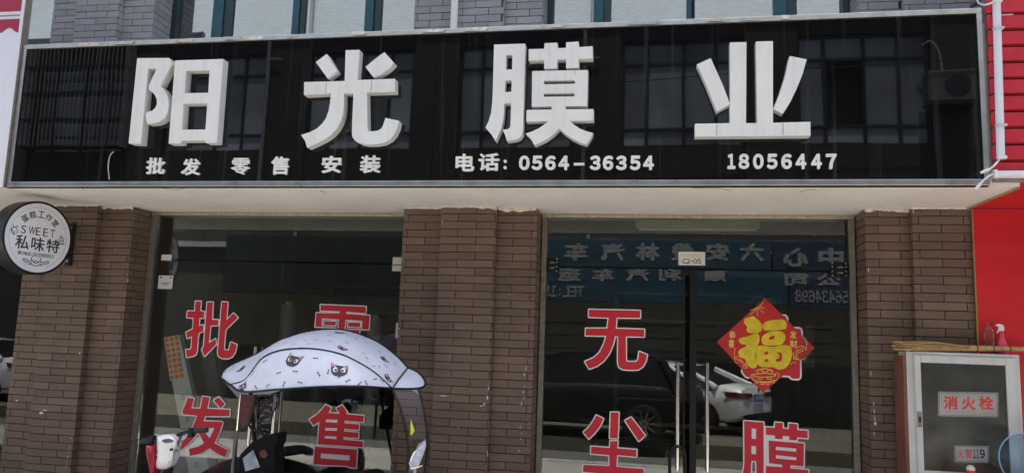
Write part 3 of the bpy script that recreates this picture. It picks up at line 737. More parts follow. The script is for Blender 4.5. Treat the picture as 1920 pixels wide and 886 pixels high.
# right-hand entrance with two leaves
ent = thing('glass_entrance', 'double glass doors with the red diamond ornament and long steel handles', 'door', (.35, Y_DOOR, .126))
front_frame(ent, -.797, 1.487)
boxo('transom_pane', G_door, ent, -.758, 1.448, Y_DOOR-.005, Y_DOOR+.005, Z_TR+.006, 2.575)
xm = .291
leafL = MB().box(-.756, xm-.012, Y_DOOR-.005, Y_DOOR+.005, .15, Z_TR-.006).build('door_leaf', G_door, ent)
handle(leafL, .238, .735, 1.50)
patch(ent, -.776, -.665, 2.150, 2.262)
patch(ent, 1.318, 1.438, 2.150, 2.262)
lk = MB().tube(smooth_curve([(.185, Y_DOOR-.07, .60), (.185, Y_DOOR-.075, .84), (.205, Y_DOOR-.08, .895), (.238, Y_DOOR-.085, .905), (.272, Y_DOOR-.08, .895), (.292, Y_DOOR-.075, .84), (.292, Y_DOOR-.07, .60)], 6), .010, 10)
lk_o = thing('bike_lock', 'black U-shaped lock hooked round the left door handle', 'lock', (.238, Y_DOOR-.07, .55))
lk.build('shackle', M_black_plastic, lk_o, smooth=True); boxo('lock_bar', M_black_metal, lk_o, .16, .317, Y_DOOR-.095, Y_DOOR-.05, .55, .60, .008)
traced(leafL, 1085, 565, 6.329, T_WU, YV)
traced(leafL, 1080, 746, 6.329, T_CHEN, YV)
strip(leafL, 'edge_strip', M_black_plastic, xm-.0118, xm-.001, Y_DOOR-.008, Y_DOOR+.008, .15, Z_TR-.006)
# the right leaf stands slightly open, turned inwards about its right edge
TILT = rad(.8)
leafR = MB().box(.372, 1.446, Y_DOOR-.005, Y_DOOR+.005, .15, Z_TR-.012).build('door_leaf', G_door, ent)
handle(leafR, .450, .735, 1.505)
vinyl(leafR, '贴', (1392, 591, 1503, 708), YV)
traced(leafR, 1385, 756, 6.814, T_MO, YV, filled=True)
strip(leafR, 'edge_strip', M_black_plastic, .325, .3715, Y_DOOR-.009, Y_DOOR+.009, .15, Z_TR-.012)  # wide black strip stands in for the dark interior seen between the leaves
HX = 1.446
def swing(o):
    T = Matrix.Translation(Vector((HX, Y_DOOR, 0))-wloc(ent)); Rz = Matrix.Rotation(-TILT, 4, 'Z')
    o.matrix_basis = T @ Rz @ T.inverted() @ o.matrix_basis
swing(leafR)
strip(ent, 'door_stop', M_black_metal, xm-.02, 1.30, Y_DOOR+.03, Y_DOOR+.05, Z_TR-.05, Z_TR+.004)

# left-hand entrance
entL = thing('glass_entrance', 'glass shop front behind the scooter canopy, between two brown pillars', 'door', (-3, Y_DOOR, .126))
front_frame(entL, -4.165, -1.86)
boxo('transom_pane', G_door, entL, -4.126, -1.90, Y_DOOR-.005, Y_DOOR+.005, Z_TR+.004, 2.575)
xs_ = -2.955
lA = MB().box(-4.124, xs_-.003, Y_DOOR-.005, Y_DOOR+.005, .15, Z_TR-.004).build('door_leaf', G_door, entL)
lB = MB().box(xs_+.003, -1.90, Y_DOOR-.005, Y_DOOR+.005, .15, Z_TR-.008).build('door_leaf', G_door, entL)
strip(lA, 'edge_strip', M_black_plastic, xs_-.0028, xs_+.0028, Y_DOOR-.007, Y_DOOR+.007, .15, Z_TR-.006)
handle(lA, at(482, 700, Y_DOOR).x, .72, 1.50); handle(lB, at(525, 700, Y_DOOR).x, .72, 1.50)
traced(lA, 330, 550, 6.331, T_PI, YV)
traced(lA, 325, 730, 6.331, T_FA, YV, filled=True)
traced(lB, 575, 560, 11.077, T_LING, YV)
traced(lB, 570, 746, 6.331, T_SHOU, YV, filled=True)
def paper(name, label, rect, Y, m=M_paper, cat='notice', parts=()):
    r_ = px_rect(*rect, Y); o = thing(name, label, cat, ((r_[0]+r_[1])/2, Y, r_[2]))
    boxo('sheet', m, o, r_[0], r_[1], Y-.0025, Y-.0003, r_[2], r_[3])
    for k, (fx0, fx1, fz0, fz1, mm) in enumerate(parts):
        w, h = r_[1]-r_[0], r_[3]-r_[2]
        boxo('print_line', mm, o, r_[0]+w*fx0, r_[0]+w*fx1, Y-.0036, Y-.0026, r_[2]+h*fz0, r_[2]+h*fz1)
    return o
YP = Y_DOOR-.006
paper('door_label', 'small white label with grey print on the left glass front', (297, 516, 324, 541), YP, parts=[(.12, .22, .78, .90, M_print), (.80, .90, .78, .90, M_print), (.25, .80, .40, .47, M_grey_print), (.25, .70, .28, .34, M_grey_print)])
paper('door_patch', 'upper pale patch on the glass beside the middle pillar', (736, 482, 757, 508), YP, parts=[(.0, 1, .40, .50, M_grey_print)])
paper('door_patch', 'lower pale paper slip on the glass beside the middle pillar', (742, 605, 756, 634), YP, parts=[(.2, .8, .5, .56, M_grey_print)])
paper('wall_paper_slip', 'pale patch at the top corner of the left glass front', (303, 477, 322, 488), YP)
npl = paper('number_plate', 'small white unit number plate on the glass over the doors', (1272, 472, 1322, 497), YP, parts=[])
r_ = px_rect(1272, 472, 1322, 497, YP); w_, h_ = r_[1]-r_[0], r_[3]-r_[2]
frp = frame_xz(YP-.0026)
line_text('unit_code', 'C2-05', r_[0]+w_*.14, r_[0]+w_*.86, r_[2]+h_*.12, r_[2]+h_*.48, frp, M_print, npl, .014)
line_text('district_line', '汽车配件区', r_[0]+w_*.30, r_[0]+w_*.92, r_[2]+h_*.60, r_[2]+h_*.84, frp, M_tan, npl, .004)
MB().tube([(r_[0]+w_*.10, YP-.003, r_[2]+h_*.62), (r_[0]+w_*.17, YP-.003, r_[2]+h_*.84), (r_[0]+w_*.26, YP-.003, r_[2]+h_*.62)], .0022, 6).build('emblem', M_tan, npl)

# 福 ornament
FU_A = at(1434, 559, Y_DOOR-.03); YF = Y_DOOR+.012
fu = thing('fortune_diamond', 'red diamond ornament with a big gold character taped to the right door', 'ornament', tuple(at(1434, 645, YF-.02)))
FRF = frame_xz(YF-.02)
def fz2(pts): return [tuple((lambda p: (p.x, p.z))(at(1320+a/4.027, 540+b/4.027, YF-.02))) for a, b in pts]
MB().prism([fz2([(463, 72), (834, 450), (447, 786), (98, 405)])], FRF, 0, .002, back=True).build('card', M_fu_red, fu)
def blob(pts, n=5): return [(p.x, p.y) for p in smooth_curve([(a, b, 0) for a, b in pts], n, True)]
fu_parts = [([(375,212),(425,255),(438,290),(430,320),(395,338),(340,335),(320,315),(325,290),(303,260),(308,230),(345,217)], []),
 ([(262,390),(285,372),(330,362),(390,340),(415,352),(418,395),(405,430),(398,470),(385,500),(400,575),(375,603),(335,585),(310,535),(275,520),(258,485),(270,462),(312,440),(318,425),(280,418)], []),
 ([(443,275),(475,248),(540,238),(595,235),(620,260),(620,300),(580,312),(470,318),(445,300)], []),
 ([(440,365),(470,340),(505,325),(580,325),(610,350),(612,385),(590,420),(560,430),(460,428),(435,400)], [[(487,382),(505,362),(532,358),(530,378),(505,388)]]),
 ([(398,450),(430,432),(520,440),(600,428),(650,440),(664,490),(650,550),(620,595),(570,612),(520,595),(440,592),(405,570),(393,510)], [[(455,485),(475,475),(487,487),(475,500),(458,498)], [(455,542),(475,533),(487,545),(470,555)], [(545,485),(585,487),(585,540),(560,553),(540,548),(545,535),(568,525),(565,500)]])]
for ol, hs in fu_parts:
    MB().prism([fz2(blob(ol))]+[fz2(blob(h, 4)) for h in hs], FRF, .0021, .004).build('gold_stroke', M_gold, fu)
def gline(pts, w=.0028):
    q = [at(1320+a/4.027, 540+b/4.027, YF-.0235) for a, b in pts]
    MB().tube([tuple(p) for p in q], w, 6).build('gold_line', M_gold_line, fu)
for L_ in ([(372,160),(420,140),(448,100)], [(400,150),(348,200)], [(400,155),(405,212)], [(405,150),(455,185)], [(415,142),(455,150)], [(350,165),(395,152)]): gline(L_)
for ch, rc in (('恭', (1367, 620, 1379, 634)), ('喜', (1366, 636, 1377, 651)), ('发', (1481, 620, 1493, 634)), ('财', (1481, 637, 1495, 651))):
    char('small_gold_character', ch, px_rect(*rc, YF-.02), FRF, M_gold_line, fu, .03, .0021, .0035)
def ring(cx, cy, rx, ry, a0=0, a1=360, n=20): return [(cx+rx*math.cos(rad(a0+(a1-a0)*k/n)), cy+ry*math.sin(rad(a0+(a1-a0)*k/n))) for k in range(n+1)]
for L_ in (ring(455, 655, 88, 14), ring(460, 675, 100, 30, 0, 180), ring(460, 690, 70, 20, 0, 180), ring(455, 628, 65, 22, 180, 360), ring(425, 630, 22, 14), ring(460, 618, 24, 14), ring(495, 632, 22, 14), ring(425, 678, 16, 9), ring(495, 678, 16, 9), ring(395, 705, 12, 10), ring(440, 718, 14, 8), ring(480, 718, 14, 8), ring(522, 705, 12, 10), ring(550, 655, 18, 16, 150, 420), ring(368, 662, 14, 12, 60, 330)): gline(L_, .0026)
for L_ in (ring(735, 490, 40, 55, 120, 330), ring(725, 500, 52, 38, 20, 210), ring(745, 430, 30, 60, 260, 400), ring(690, 525, 16, 12), [(655,575),(670,555),(692,560),(690,575)], [(700,480),(760,440)], [(690,500),(755,465)], ring(270, 540, 40, 30, 120, 300), ring(290, 560, 30, 40, 250, 420), ring(245, 490, 16, 40, 90, 270), [(240,530),(310,570)], [(260,520),(330,600)], ring(310, 590, 18, 14)): gline(L_, .0024)
M_tape = glass_mat('clear_tape', (.97, .97, .97), 1.25, rough=.06, wave=.6, wscale=40)
for rc in ((1496, 610, 1526, 690), (1405, 556, 1465, 570)):
    r2 = px_rect(*rc, YF-.025); boxo('tape', M_tape, fu, r2[0], r2[1], YF-.0252, YF-.025, r2[2], r2[3])

# ------------------------------------------------------------------ round projecting light box
Cd = at(60, 446, -.45); Nn = Vector((.978, -.21, 0)).normalized(); Uu = Vector((.21, .978, 0)).normalized(); Vv = Vector((0, 0, 1)); Rd = .272
rd = thing('round_sign', 'round white cake shop light box with black rim on a wall bracket', 'sign', tuple(Cd))
Rm = Matrix.Identity(3)
MB().lathe([(0, -.075), (Rd, -.075), (Rd+.008, -.07), (Rd+.008, .075), (Rd+.003, .08), (Rd-.006, .08), (Rd-.008, .070)], Cd, Nn, 64).build('rim', M_black_plastic, rd, smooth=True)
MB().lathe([(0, .072), (Rd-.009, .072)], Cd, Nn, 64).build('face', M_lightbox, rd)
FRD = (Cd, Uu, Vv, Nn)
b = MB(); 
for k in range(120):
    if 250 < k*3 < 290: continue
    q0, q1 = rad(k*3), rad(k*3+1.8); r0 = Rd*.838
    b.prism([[(r0*math.cos(q0), r0*math.sin(q0)), ((r0+.003)*math.cos(q0), (r0+.003)*math.sin(q0)), ((r0+.003)*math.cos(q1), (r0+.003)*math.sin(q1)), (r0*math.cos(q1), r0*math.sin(q1))]], FRD, .0721, .0735, sides=False)
b.build('dotted_ring', M_grey_print, rd, fix=False)
for k, ch in enumerate('蛋糕工作室'):
    q = rad(90-(k-2)*21.5); rr_ = Rd*.66; c_ = Cd+Uu*(rr_*math.cos(q))+Vv*(rr_*math.sin(q)); t_ = q-math.pi/2
    fr = (c_, Uu*math.cos(t_)+Vv*math.sin(t_), -Uu*math.sin(t_)+Vv*math.cos(t_), Nn)
    char('arc_character', ch, (-.026, .026, -.026, .026), fr, M_print, rd, .008, .0721, .0737)
for k, ch in enumerate('SWEET'):
    u = -.145+k*.058; char('title_letter', ch, (u+.003, u+.048-(.004 if ch == 'W' else .008)+.012*(ch == 'W'), .018+.0*k, .078), FRD, M_print, rd, -.004, .0721, .0737)
for k, ch in enumerate('私味特'):
    u = -.175+k*.123; char('name_character', ch, (u, u+.105, -.100, .005), FRD, M_print, rd, .012, .0721, .0737)
line_text('phone_line', '预订电话:18225890913', -.15, .14, -.142, -.115, FRD, M_print, rd, .008, .0721, .0735)
def dl(pts, r_=.002): MB().tube([tuple(Cd+Uu*a+Vv*b_+Nn*.073) for a, b_ in pts], r_, 6).build('ornament_line', M_print, rd)
for s in (-1, 1):
    dl([(s*.01, -.19), (s*.03, -.175), (s*.05, -.185), (s*.045, -.20), (s*.03, -.196)], .0035)
    dl([(s*.05, -.185), (s*.075, -.175), (s*.10, -.165), (s*.105, -.178), (s*.085, -.19), (s*.06, -.195)], .003)
    dl([(s*.035, -.175), (s*.04, -.158), (s*.028, -.150)], .003)
    dl([(s*.0, -.215), (s*.03, -.208), (s*.06, -.204)], .0025)
dl([(-.012, -.185), (0, -.172), (.012, -.185), (0, -.198), (-.012, -.185)], .003)
cx, cz = .185, .0
dl([(cx-.026, cz-.02), (cx+.026, cz-.02), (cx+.022, cz+.005), (cx-.022, cz+.005), (cx-.026, cz-.02)], .0025); dl([(cx-.016, cz+.005), (cx-.014, cz+.024), (cx+.014, cz+.024), (cx+.016, cz+.005)], .0025); dl([(cx-.03, cz-.026), (cx+.03, cz-.026)], .0022); dl([(cx-.006, cz+.024), (cx-.006, cz+.042)], .002); dl([(cx+.006, cz+.024), (cx+.006, cz+.042)], .002); dl([(cx-.02, cz-.008), (cx-.006, cz-.002), (cx+.008, cz-.008), (cx+.02, cz-.002)], .002)
cx, cz = -.195, .04
dl([(cx-.024, cz), (cx, cz-.026), (cx+.028, cz-.006), (cx+.004, cz+.018), (cx-.024, cz)], .0025); dl([(cx-.024, cz), (cx-.022, cz-.016), (cx, cz-.042), (cx+.028, cz-.022), (cx+.028, cz-.006)], .0022); dl([(cx, cz-.026), (cx, cz-.042)], .002); dl([(cx-.006, cz+.012), (cx-.012, cz+.03)], .0025); dl([(cx+.01, cz+.014), (cx+.022, cz+.03)], .0025)
# wall bracket
Xb = -4.667
br = boxo('wall_plate', M_black_metal, rd, Xb-.028, Xb+.028, -.022, -.002, 2.10, 2.455, .006)
for z in (2.14, 2.41): MB().lathe([(.0, -.035), (.013, -.034), (.014, -.022)], (Xb, 0, z), (0, 1, 0), 12).build('bolt', M_steel_dull, br, smooth=True)
for z in (2.185, 2.365):
    MB().tube([(Xb, -.02, z), tuple(Cd+Uu*(Rd*.80)+Vector((0, 0, z-Cd.z))*1)], .014, 10).build('arm', M_black_metal, rd, smooth=True)

# ------------------------------------------------------------------ fire hydrant cabinet
YC = -.20
cx0, cx1, cz0, cz1 = 1.654, 2.315, .60, 1.640
fc = thing('hydrant_cabinet', 'white framed fire hydrant cabinet with dark glass door and red characters', 'cabinet', ((cx0+cx1)/2, -.1, cz0))
M_cab = mat('white_enamel', (.60, .60, .575), .42, var=.10, scale=5)
add_streaks(M_cab, .85)
boxo('carcass', M_cab, fc, cx0+.004, cx1-.004, YC+.03, -.026, cz0, cz1-.004)
boxo('side_board', mat('red_brown_board', (.20, .075, .05), .7, var=.25, scale=8), fc, cx0-.020, cx0+.0035, YC+.012, -.002, cz0-.4, cz1-.03)
f = MB(); t = .052
f.box(cx0, cx0+.045, YC+.008, YC+.0295, cz0, cz1); f.box(cx1-.045, cx1, YC+.008, YC+.0295, cz0, cz1); f.box(cx0+.0455, cx1-.0455, YC+.008, YC+.0295, cz1-.03, cz1); f.box(cx0+.0455, cx1-.0455, YC+.008, YC+.0295, cz0, cz0+.03)
f.build('outer_frame', M_cab, fc, bevel=.002)
dx0, dx1, dz0, dz1 = cx0+.040, cx1-.028, cz0+.035, cz1-.022
gx0, gx1, gz0, gz1 = at(1725, 680, YC).x, at(1884, 683, YC).x, .70, 1.572
df = MB(); df.box(dx0, gx0, YC-.012, YC+.0075, dz0, dz1); df.box(gx1, dx1, YC-.012, YC+.0075, dz0, dz1); df.box(gx0+.0005, gx1-.0005, YC-.012, YC+.0075, gz1, dz1); df.box(gx0+.0005, gx1-.0005, YC-.012, YC+.0075, dz0, .905)
door_ = df.build('door_frame', M_cab, fc, bevel=.003)
boxo('glass', G_cab, fc, gx0+.001, gx1-.001, YC-.003, YC+.001, .906, gz1-.001)
boxo('haze_sheet', mat('painted_haze', (.17, .165, .16), .5, var=.6, scale=6), fc, gx0+.001, gx1-.001, YC+.012, YC+.020, .906, gz1-.001)  # mottled grey sheet, cloudy reflections of the glass put into its colour
MB().box(dx0+.006, dx0+.030, YC-.022, YC-.0125, 1.17, 1.265).build('latch', M_steel_dull, door_, bevel=.003)
MB().box(dx0+.012, dx0+.024, YC-.028, YC-.0225, 1.20, 1.235).build('latch_button', M_black_plastic, door_)
def sc5(x, y): p = at(1660+x/2.992, 590+y/2.992, YC-.004); return p
M_label = mat('silver_label', (.40, .40, .39), .38, .4, var=.1)
def plate(x0, y0, x1, y1, skew=0):
    a, b_, c_, d_ = sc5(x0, y0), sc5(x1, y0+skew), sc5(x1, y1+skew), sc5(x0, y1)
    lp = [(p.x, p.z) for p in (d_, c_, b_, a)]; fr = frame_xz(YC-.003)
    o = MB().prism([lp], fr, 0, .001).build('label_plate', M_label, fc)
    def ins(k):
        cx_ = sum(p[0] for p in lp)/4; cz_ = sum(p[1] for p in lp)/4; w = max(p[0] for p in lp)-min(p[0] for p in lp); h = max(p[1] for p in lp)-min(p[1] for p in lp)
        return [(cx_+(p[0]-cx_)*(1-2*k/w), cz_+(p[1]-cz_)*(1-2*k/h)) for p in lp]
    MB().prism([ins(.005), ins(.0075)[::-1]], fr, .0011, .0016).build('border', M_print, o)
    return o, fr
o, fr = plate(296, 428, 634, 566, 6)
def lrect(x0, y0, x1, y1): a, b_ = sc5(x0, y0), sc5(x1, y1); return (a.x, b_.x, b_.z, a.z)
M_red_print = mat('red_print', (.60, .04, .03), .5)
for ch, rc in (('消', (325, 452, 408, 530)), ('火', (426, 455, 508, 533)), ('栓', (522, 452, 608, 533))): char('red_character', ch, lrect(*rc), fr, M_red_print, o, .03, .0011, .002)
line_text('english_line', 'FIRE HYDRANT  CABINET', *lrect(325, 538, 612, 553), fr, M_print, o, .012, .0011, .0018)
o, fr = plate(388, 730, 578, 824, 4)
for ch, rc in (('火', (404, 750, 442, 802)), ('警', (446, 750, 486, 802))): char('red_character', ch, lrect(*rc), fr, M_red_print, o, .004, .0011, .002)
for ch, rc in (('1', (492, 750, 506, 803)), ('1', (511, 750, 524, 803)), ('9', (528, 750, 560, 803))): char('black_digit', ch, lrect(*rc), fr, M_print, o, .03, .0011, .002)

# straw broom lying on the cabinet
bm_ = thing('straw_broom', 'straw broom with bound handle lying across the hydrant cabinet', 'broom', (1.95, -.12, cz1))
M_straw = [mat('straw_a', (.50, .34, .14), .8, var=.2, scale=30), mat('straw_b', (.38, .24, .09), .8, var=.25, scale=30), mat('straw_c', (.58, .42, .2), .8, var=.2, scale=30)]
r = random.Random(5)
A = at(1690, 652, -.17); B_ = at(1800, 650, -.15); E_ = at(1935, 654, -.10); A.z = cz1+.026; B_.z = cz1+.030
for mi in range(3):
    b = MB()
    for k in range(46):
        off = Vector((0, r.uniform(-.05, .05), r.uniform(-.022, .034)))
        st = A+off*1.0+Vector((r.uniform(-.05, .06), 0, 0)); en = B_+off*.45+Vector((r.uniform(-.02, .05), 0, 0))
        mid = st.lerp(en, .5)+Vector((0, r.uniform(-.01, .01), r.uniform(-.004, .016)))
        st.z = max(st.z, cz1+.002); en.z = max(en.z, cz1+.003); mid.z = max(mid.z, cz1+.002)
        b.tube(smooth_curve([st, mid, en], 3), .0032, 5)
    o = b.build('straw', M_straw[mi], bm_); o['kind'] = 'stuff'
b = MB(); Bh = B_.copy(); Bh.z = max(Bh.z, cz1+.022); E_.z = max(E_.z, cz1+.018)
b.tube([Bh-Vector((.09, 0, 0)), Bh, E_], [.030, .022, .014], 12); b.build('handle', M_straw[0], bm_, smooth=True)
for k in range(9):
    p = Bh.lerp(E_, .0+.115*k); MB().tube([p-Vector((.004, 0, 0)), p+Vector((.004, 0, 0))], .0235-.008*(.115*k), 12).build('binding', M_straw[1] if k % 2 else mat('dark_binding', (.12, .07, .03), .8), bm_, smooth=True)

# plastic bottles standing on the cabinet, behind the broom
def bottle(name, label, c, prof, m, extra=None):
    o = thing(name, label, 'bottle', tuple(c)); MB().lathe(prof, c, (0, 0, 1), 24).build('body', m, o, smooth=True, angle=70)
    if extra: extra(o, Vector(c))
    return o
G_bottle = glass_mat('clear_bottle', (.93, .80, .80), 1.45, rough=.1, wave=.3, wscale=60)
pb = at(1856, 652, -.07); pb.z = cz1
bottle('water_bottle', 'empty clear plastic bottle against the red wall', pb, [(0, .002), (.030, .002), (.034, .01), (.034, .05), (.031, .055), (.034, .06), (.034, .105), (.031, .11), (.034, .115), (.033, .135), (.014, .175), (.013, .195)], G_bottle,
  lambda o, c: MB().lathe([(.0145, .186), (.0145, .2), (0, .2)], c, (0, 0, 1), 16).build('cap', G_bottle, o, smooth=True))
ps = at(1879, 652, -.08); ps.z = cz1
def trig(o, c):
    M_ = M_white_plastic
    MB().lathe([(.014, .125), (.014, .142), (.009, .144), (.009, .150)], c, (0, 0, 1), 14).build('collar', mat('pink_plastic', (.62, .05, .12), .4), o, smooth=True)
    MB().prism([[(-.016, .150), (.012, .150), (.015, .168), (.008, .190), (-.020, .196), (-.032, .186), (-.030, .180), (-.016, .178)]], (c, Vector((1, 0, 0)), Vector((0, 0, 1)), Vector((0, -1, 0))), -.010, .010, back=True).build('spray_head', M_, o, bevel=.003)
    MB().prism([[(-.016, .172), (-.020, .150), (-.028, .138), (-.024, .135), (-.013, .152)]], (c, Vector((1, 0, 0)), Vector((0, 0, 1)), Vector((0, -1, 0))), -.005, .005, back=True).build('trigger', M_, o)
bottle('spray_bottle', 'pink spray bottle with white trigger on the cabinet', ps, [(0, .002), (.032, .002), (.035, .012), (.034, .05), (.026, .085), (.015, .115), (.014, .128)], mat('pink_liquid', (.70, .06, .12), .3, var=.05), trig)

# things standing in front of the cabinet
cB = at(1926, 862, -.42); ax = Vector((.15, -1, .12)).normalized(); Z_ST = cB.z-.158
sc = thing('plastic_basin', 'translucent blue plastic basin on its side at the right edge by the cabinet', 'basin', (cB.x, cB.y, Z_ST))
G_blue = glass_mat('blue_plastic', (.52, .68, .82), 1.45, rough=.15)
MB().lathe([(0, .10), (.10, .095), (.115, .08), (.147, -.02), (.150, -.024), (.146, -.026)], cB, ax, 40).build('bowl', G_blue, sc, smooth=True)
u_ = ax.orthogonal().normalized(); v_ = ax.cross(u_)
MB().tube([tuple(cB-ax*.022+(u_*math.cos(rad(k*9))+v_*math.sin(rad(k*9)))*.150) for k in range(41)], .004, 8).build('rim', mat('blue_rim', (.25, .45, .62), .35), sc, smooth=True)
mk = at(1820, 880, -.40); hb = mk.z-Z_ST
mic = thing('red_bottle', 'red bottle with cream domed cap in front of the hydrant cabinet', 'bottle', (mk.x, mk.y, Z_ST))
MB().lathe([(0, -hb), (.020, -hb), (.022, -hb+.02), (.022, -.06), (.0235, -.02), (.0235, .0)], mk, (0, 0, 1), 20).build('body', M_red_vinyl, mic, smooth=True)
MB().lathe([(.024, -.001), (.0245, .008), (.02, .020), (.011, .027), (0, .029)], mk, (0, 0, 1), 20).build('cap', mat('cream_plastic', (.72, .66, .50), .5), mic, smooth=True)
st = thing('stool', 'wooden stand under the red bottle and the blue basin', 'stand', (mk.x+.12, mk.y, .12))
boxo('seat', M_tan, st, mk.x-.12, mk.x+.55, mk.y-.14, mk.y+.14, Z_ST-.03, Z_ST-.001, .004)
for a_ in (-.10, .52):
    for c_ in (-.12, .12): boxo('leg', M_tan, st, mk.x+a_-.015, mk.x+a_+.015, mk.y+c_-.015, mk.y+c_+.015, .12, Z_ST-.031)

# ------------------------------------------------------------------ electric scooters
def wheel(parent, c, R=.21, w=.08, axis=(1, 0, 0)):
    t_ = MB().lathe([(R*.72, -w*.35), (R*.9, -w*.5), (R, -w*.25), (R, w*.25), (R*.9, w*.5), (R*.72, w*.35), (R*.72, -w*.35)], c, axis, 32).build('wheel', M_rubber, parent, smooth=True)
    MB().lathe([(.03, -w*.4), (.05, -w*.25), (R*.66, -w*.12), (R*.73, -w*.3), (R*.73, w*.3), (R*.66, w*.12), (.05, w*.25), (.03, w*.4)], c, axis, 32).build('rim', M_steel_dull, t_, smooth=True)
def scooter_body(o, base, fwd, m_body, head):
    """lower half of a scooter: wheels, fork, deck, seat; base on the ground under the steering head, fwd = travel direction"""
    f = Vector(fwd).normalized(); s = f.cross(Vector((0, 0, 1))); b = Vector(base); up = Vector((0, 0, 1))
    wheel(o, b+f*.16+up*.21, axis=s); wheel(o, b-f*1.05+up*.21, axis=s)
    MB().tube([b+f*.16+s*.06+up*.21, b+f*.09+s*.05+up*.55, b+up*.66], .016, 10).tube([b+f*.16-s*.06+up*.21, b+f*.09-s*.05+up*.55, b+up*.66], .016, 10).build('fork', M_black_metal, o, smooth=True)
    rows = []
    for t in range(9):
        h = .20+.36*t/8; w_ = .09+.05*math.sin(math.pi*t/8); back = -.08-.05*math.sin(math.pi*t/8)
        rows.append([b+up*h+s*(w_*math.cos(a))+f*(back+.10*math.sin(a)) for a in [math.pi*k/10 for k in range(11)]])
    MB().grid(rows).build('leg_shield', m_body, o, smooth=True)
    rows = []
    for t, (x_, h, w_) in enumerate(((-.1, .22, .09), (-.35, .18, .14), (-.6, .22, .15), (-.75, .34, .14), (-1.0, .42, .13), (-1.25, .44, .09), (-1.35, .42, .04))):
        rows.append([b+f*x_+up*(h*.75+.18*h*math.sin(a)+.05)+s*(w_*math.cos(a)) for a in [2*math.pi*k/14 for k in range(15)]])
    MB().grid(rows).build('body', m_body, o, smooth=True)
    rows = []
    for x_, h, w_ in ((-.62, .44, .08), (-.75, .48, .13), (-.95, .49, .14), (-1.2, .50, .12), (-1.3, .50, .06)):
        rows.append([b+f*x_+up*(h+.035*math.sin(a))+s*(w_*math.cos(a)) for a in [2*math.pi*k/14 for k in range(15)]])
    MB().grid(rows).build('seat', M_black_plastic, o, smooth=True)
    MB().tube([b+up*.60, Vector(head)], .02, 12).build('steering_column', M_black_metal, o, smooth=True)

# white-headed scooter by the left pillar
YA = -1.15
s1 = thing('electric_scooter', 'electric scooter with white headlamp shell, red side and black handlebar', 'scooter', tuple(Vector((at(312, 860, YA).x+.02, YA+.05, .12))))
hd = at(311, 846, YA); U1 = Vector((1, 0, 0))
# head shell: traced silhouette lofted into a rounded shell
sil = [(395,355),(470,332),(550,328),(600,365),(632,410),(630,470),(605,520),(600,575),(590,640),(560,700),(505,735),(440,735),(392,725),(385,660),(400,590),(385,565),(402,540),(395,480)]
def zp1(a, b_, Y=YA): return at(230+a/6.194, 760+b_/6.194, Y)
pts = [zp1(a, b_) for a, b_ in sil]; cen = sum(pts, Vector())/len(pts)
rows = []
scx, scy = sum(a for a, _ in sil)/len(sil), sum(b_ for _, b_ in sil)/len(sil)
for sc_, dy in ((.10, -.040), (.60, -.038), (.84, -.030), (.96, -.014), (1.0, .0), (.99, .03), (.94, .06), (.7, .08)):
    q = [zp1(scx+(a-scx)*sc_, scy+(b_-scy)*sc_, YA+dy) if dy < 0 else cen+(p-cen)*sc_+Vector((0, dy, 0)) for p, (a, b_) in zip(pts, sil)]; rows.append(q+[q[0]])
MB().grid(rows).poly(rows[0][:-1]).build('head_shell', M_white_plastic, s1, smooth=True, angle=60)
def onshell(a, b_, dy): return tuple(zp1(a, b_, YA+dy))
MB().poly([onshell(a, b_, -.043) for a, b_ in ((452,402),(490,385),(545,380),(590,400),(595,412),(555,426),(500,430),(465,420))]).build('lamp_lens', mat('grey_lens', (.10, .10, .12), .15), s1)
MB().poly([onshell(a, b_, -.042) for a, b_ in ((547,495),(588,487),(586,517),(547,524))]).build('socket', M_black_plastic, s1)
for c_ in ((437,438),(535,650),(430,655)): MB().lathe([(0, -.002), (.0035, -.001), (.004, .004)], onshell(c_[0], c_[1], -.036), (0, 1, 0), 10).build('screw', M_grey_print, s1)
MB().lathe([(0, -.03), (.013, -.028), (.013, .01)], onshell(618, 512, -.02), (.6, -1, 0), 12).build('knob', M_white_plastic, s1, smooth=True)
rows = []
for a, b_, w_ in ((330, 450, .012), (345, 470, .03), (350, 540, .034), (365, 620, .03), (375, 700, .022), (380, 760, .012), (384, 800, .006)):
    p = zp1(a, b_, YA+.02); rows.append([p+Vector((w_*math.cos(t), .05*math.sin(t), 0)) for t in [2*math.pi*k/12 for k in range(13)]])
MB().grid(rows).build('red_cowl', mat('red_plastic', (.34, .012, .03), .3, coat=.4), s1, smooth=True)
MB().tube(smooth_curve([zp1(330, 395, YA+.05), zp1(420, 420, YA+.04), zp1(560, 410, YA+.04), zp1(660, 330, YA+.05), zp1(780, 292, YA+.04)], 6), .011, 10).build('handlebar', M_black_metal, s1, smooth=True)
MB().tube([zp1(775, 290, YA+.04), zp1(975, 280, YA-.02)], [.0165, .0165], 12).build('grip', M_rubber, s1, smooth=True)
MB().obox(zp1(800, 310, YA+.02), (.03, 0, 0), (0, .04, 0), (0, 0, .055)).build('switch_block', M_black_plastic, s1, bevel=.006)
for dz in (0, 12, 24):
    MB().tube(smooth_curve([zp1(640, 470+dz, YA+.03), zp1(655, 390+dz, YA), zp1(700, 320+dz*.6, YA-.02), zp1(790, 300, YA+.02)], 5), .0035, 6).build('cable', M_rubber, s1, smooth=True)
MB().tube([zp1(680, 272, YA+.02), zp1(800, 262, YA+.0)], .004, 6).build('brake_lever', M_black_metal, s1)
MB().tube([zp1(215, 420, YA+.10), zp1(330, 400, YA+.06)], .016, 12).build('grip', M_rubber, s1, smooth=True)
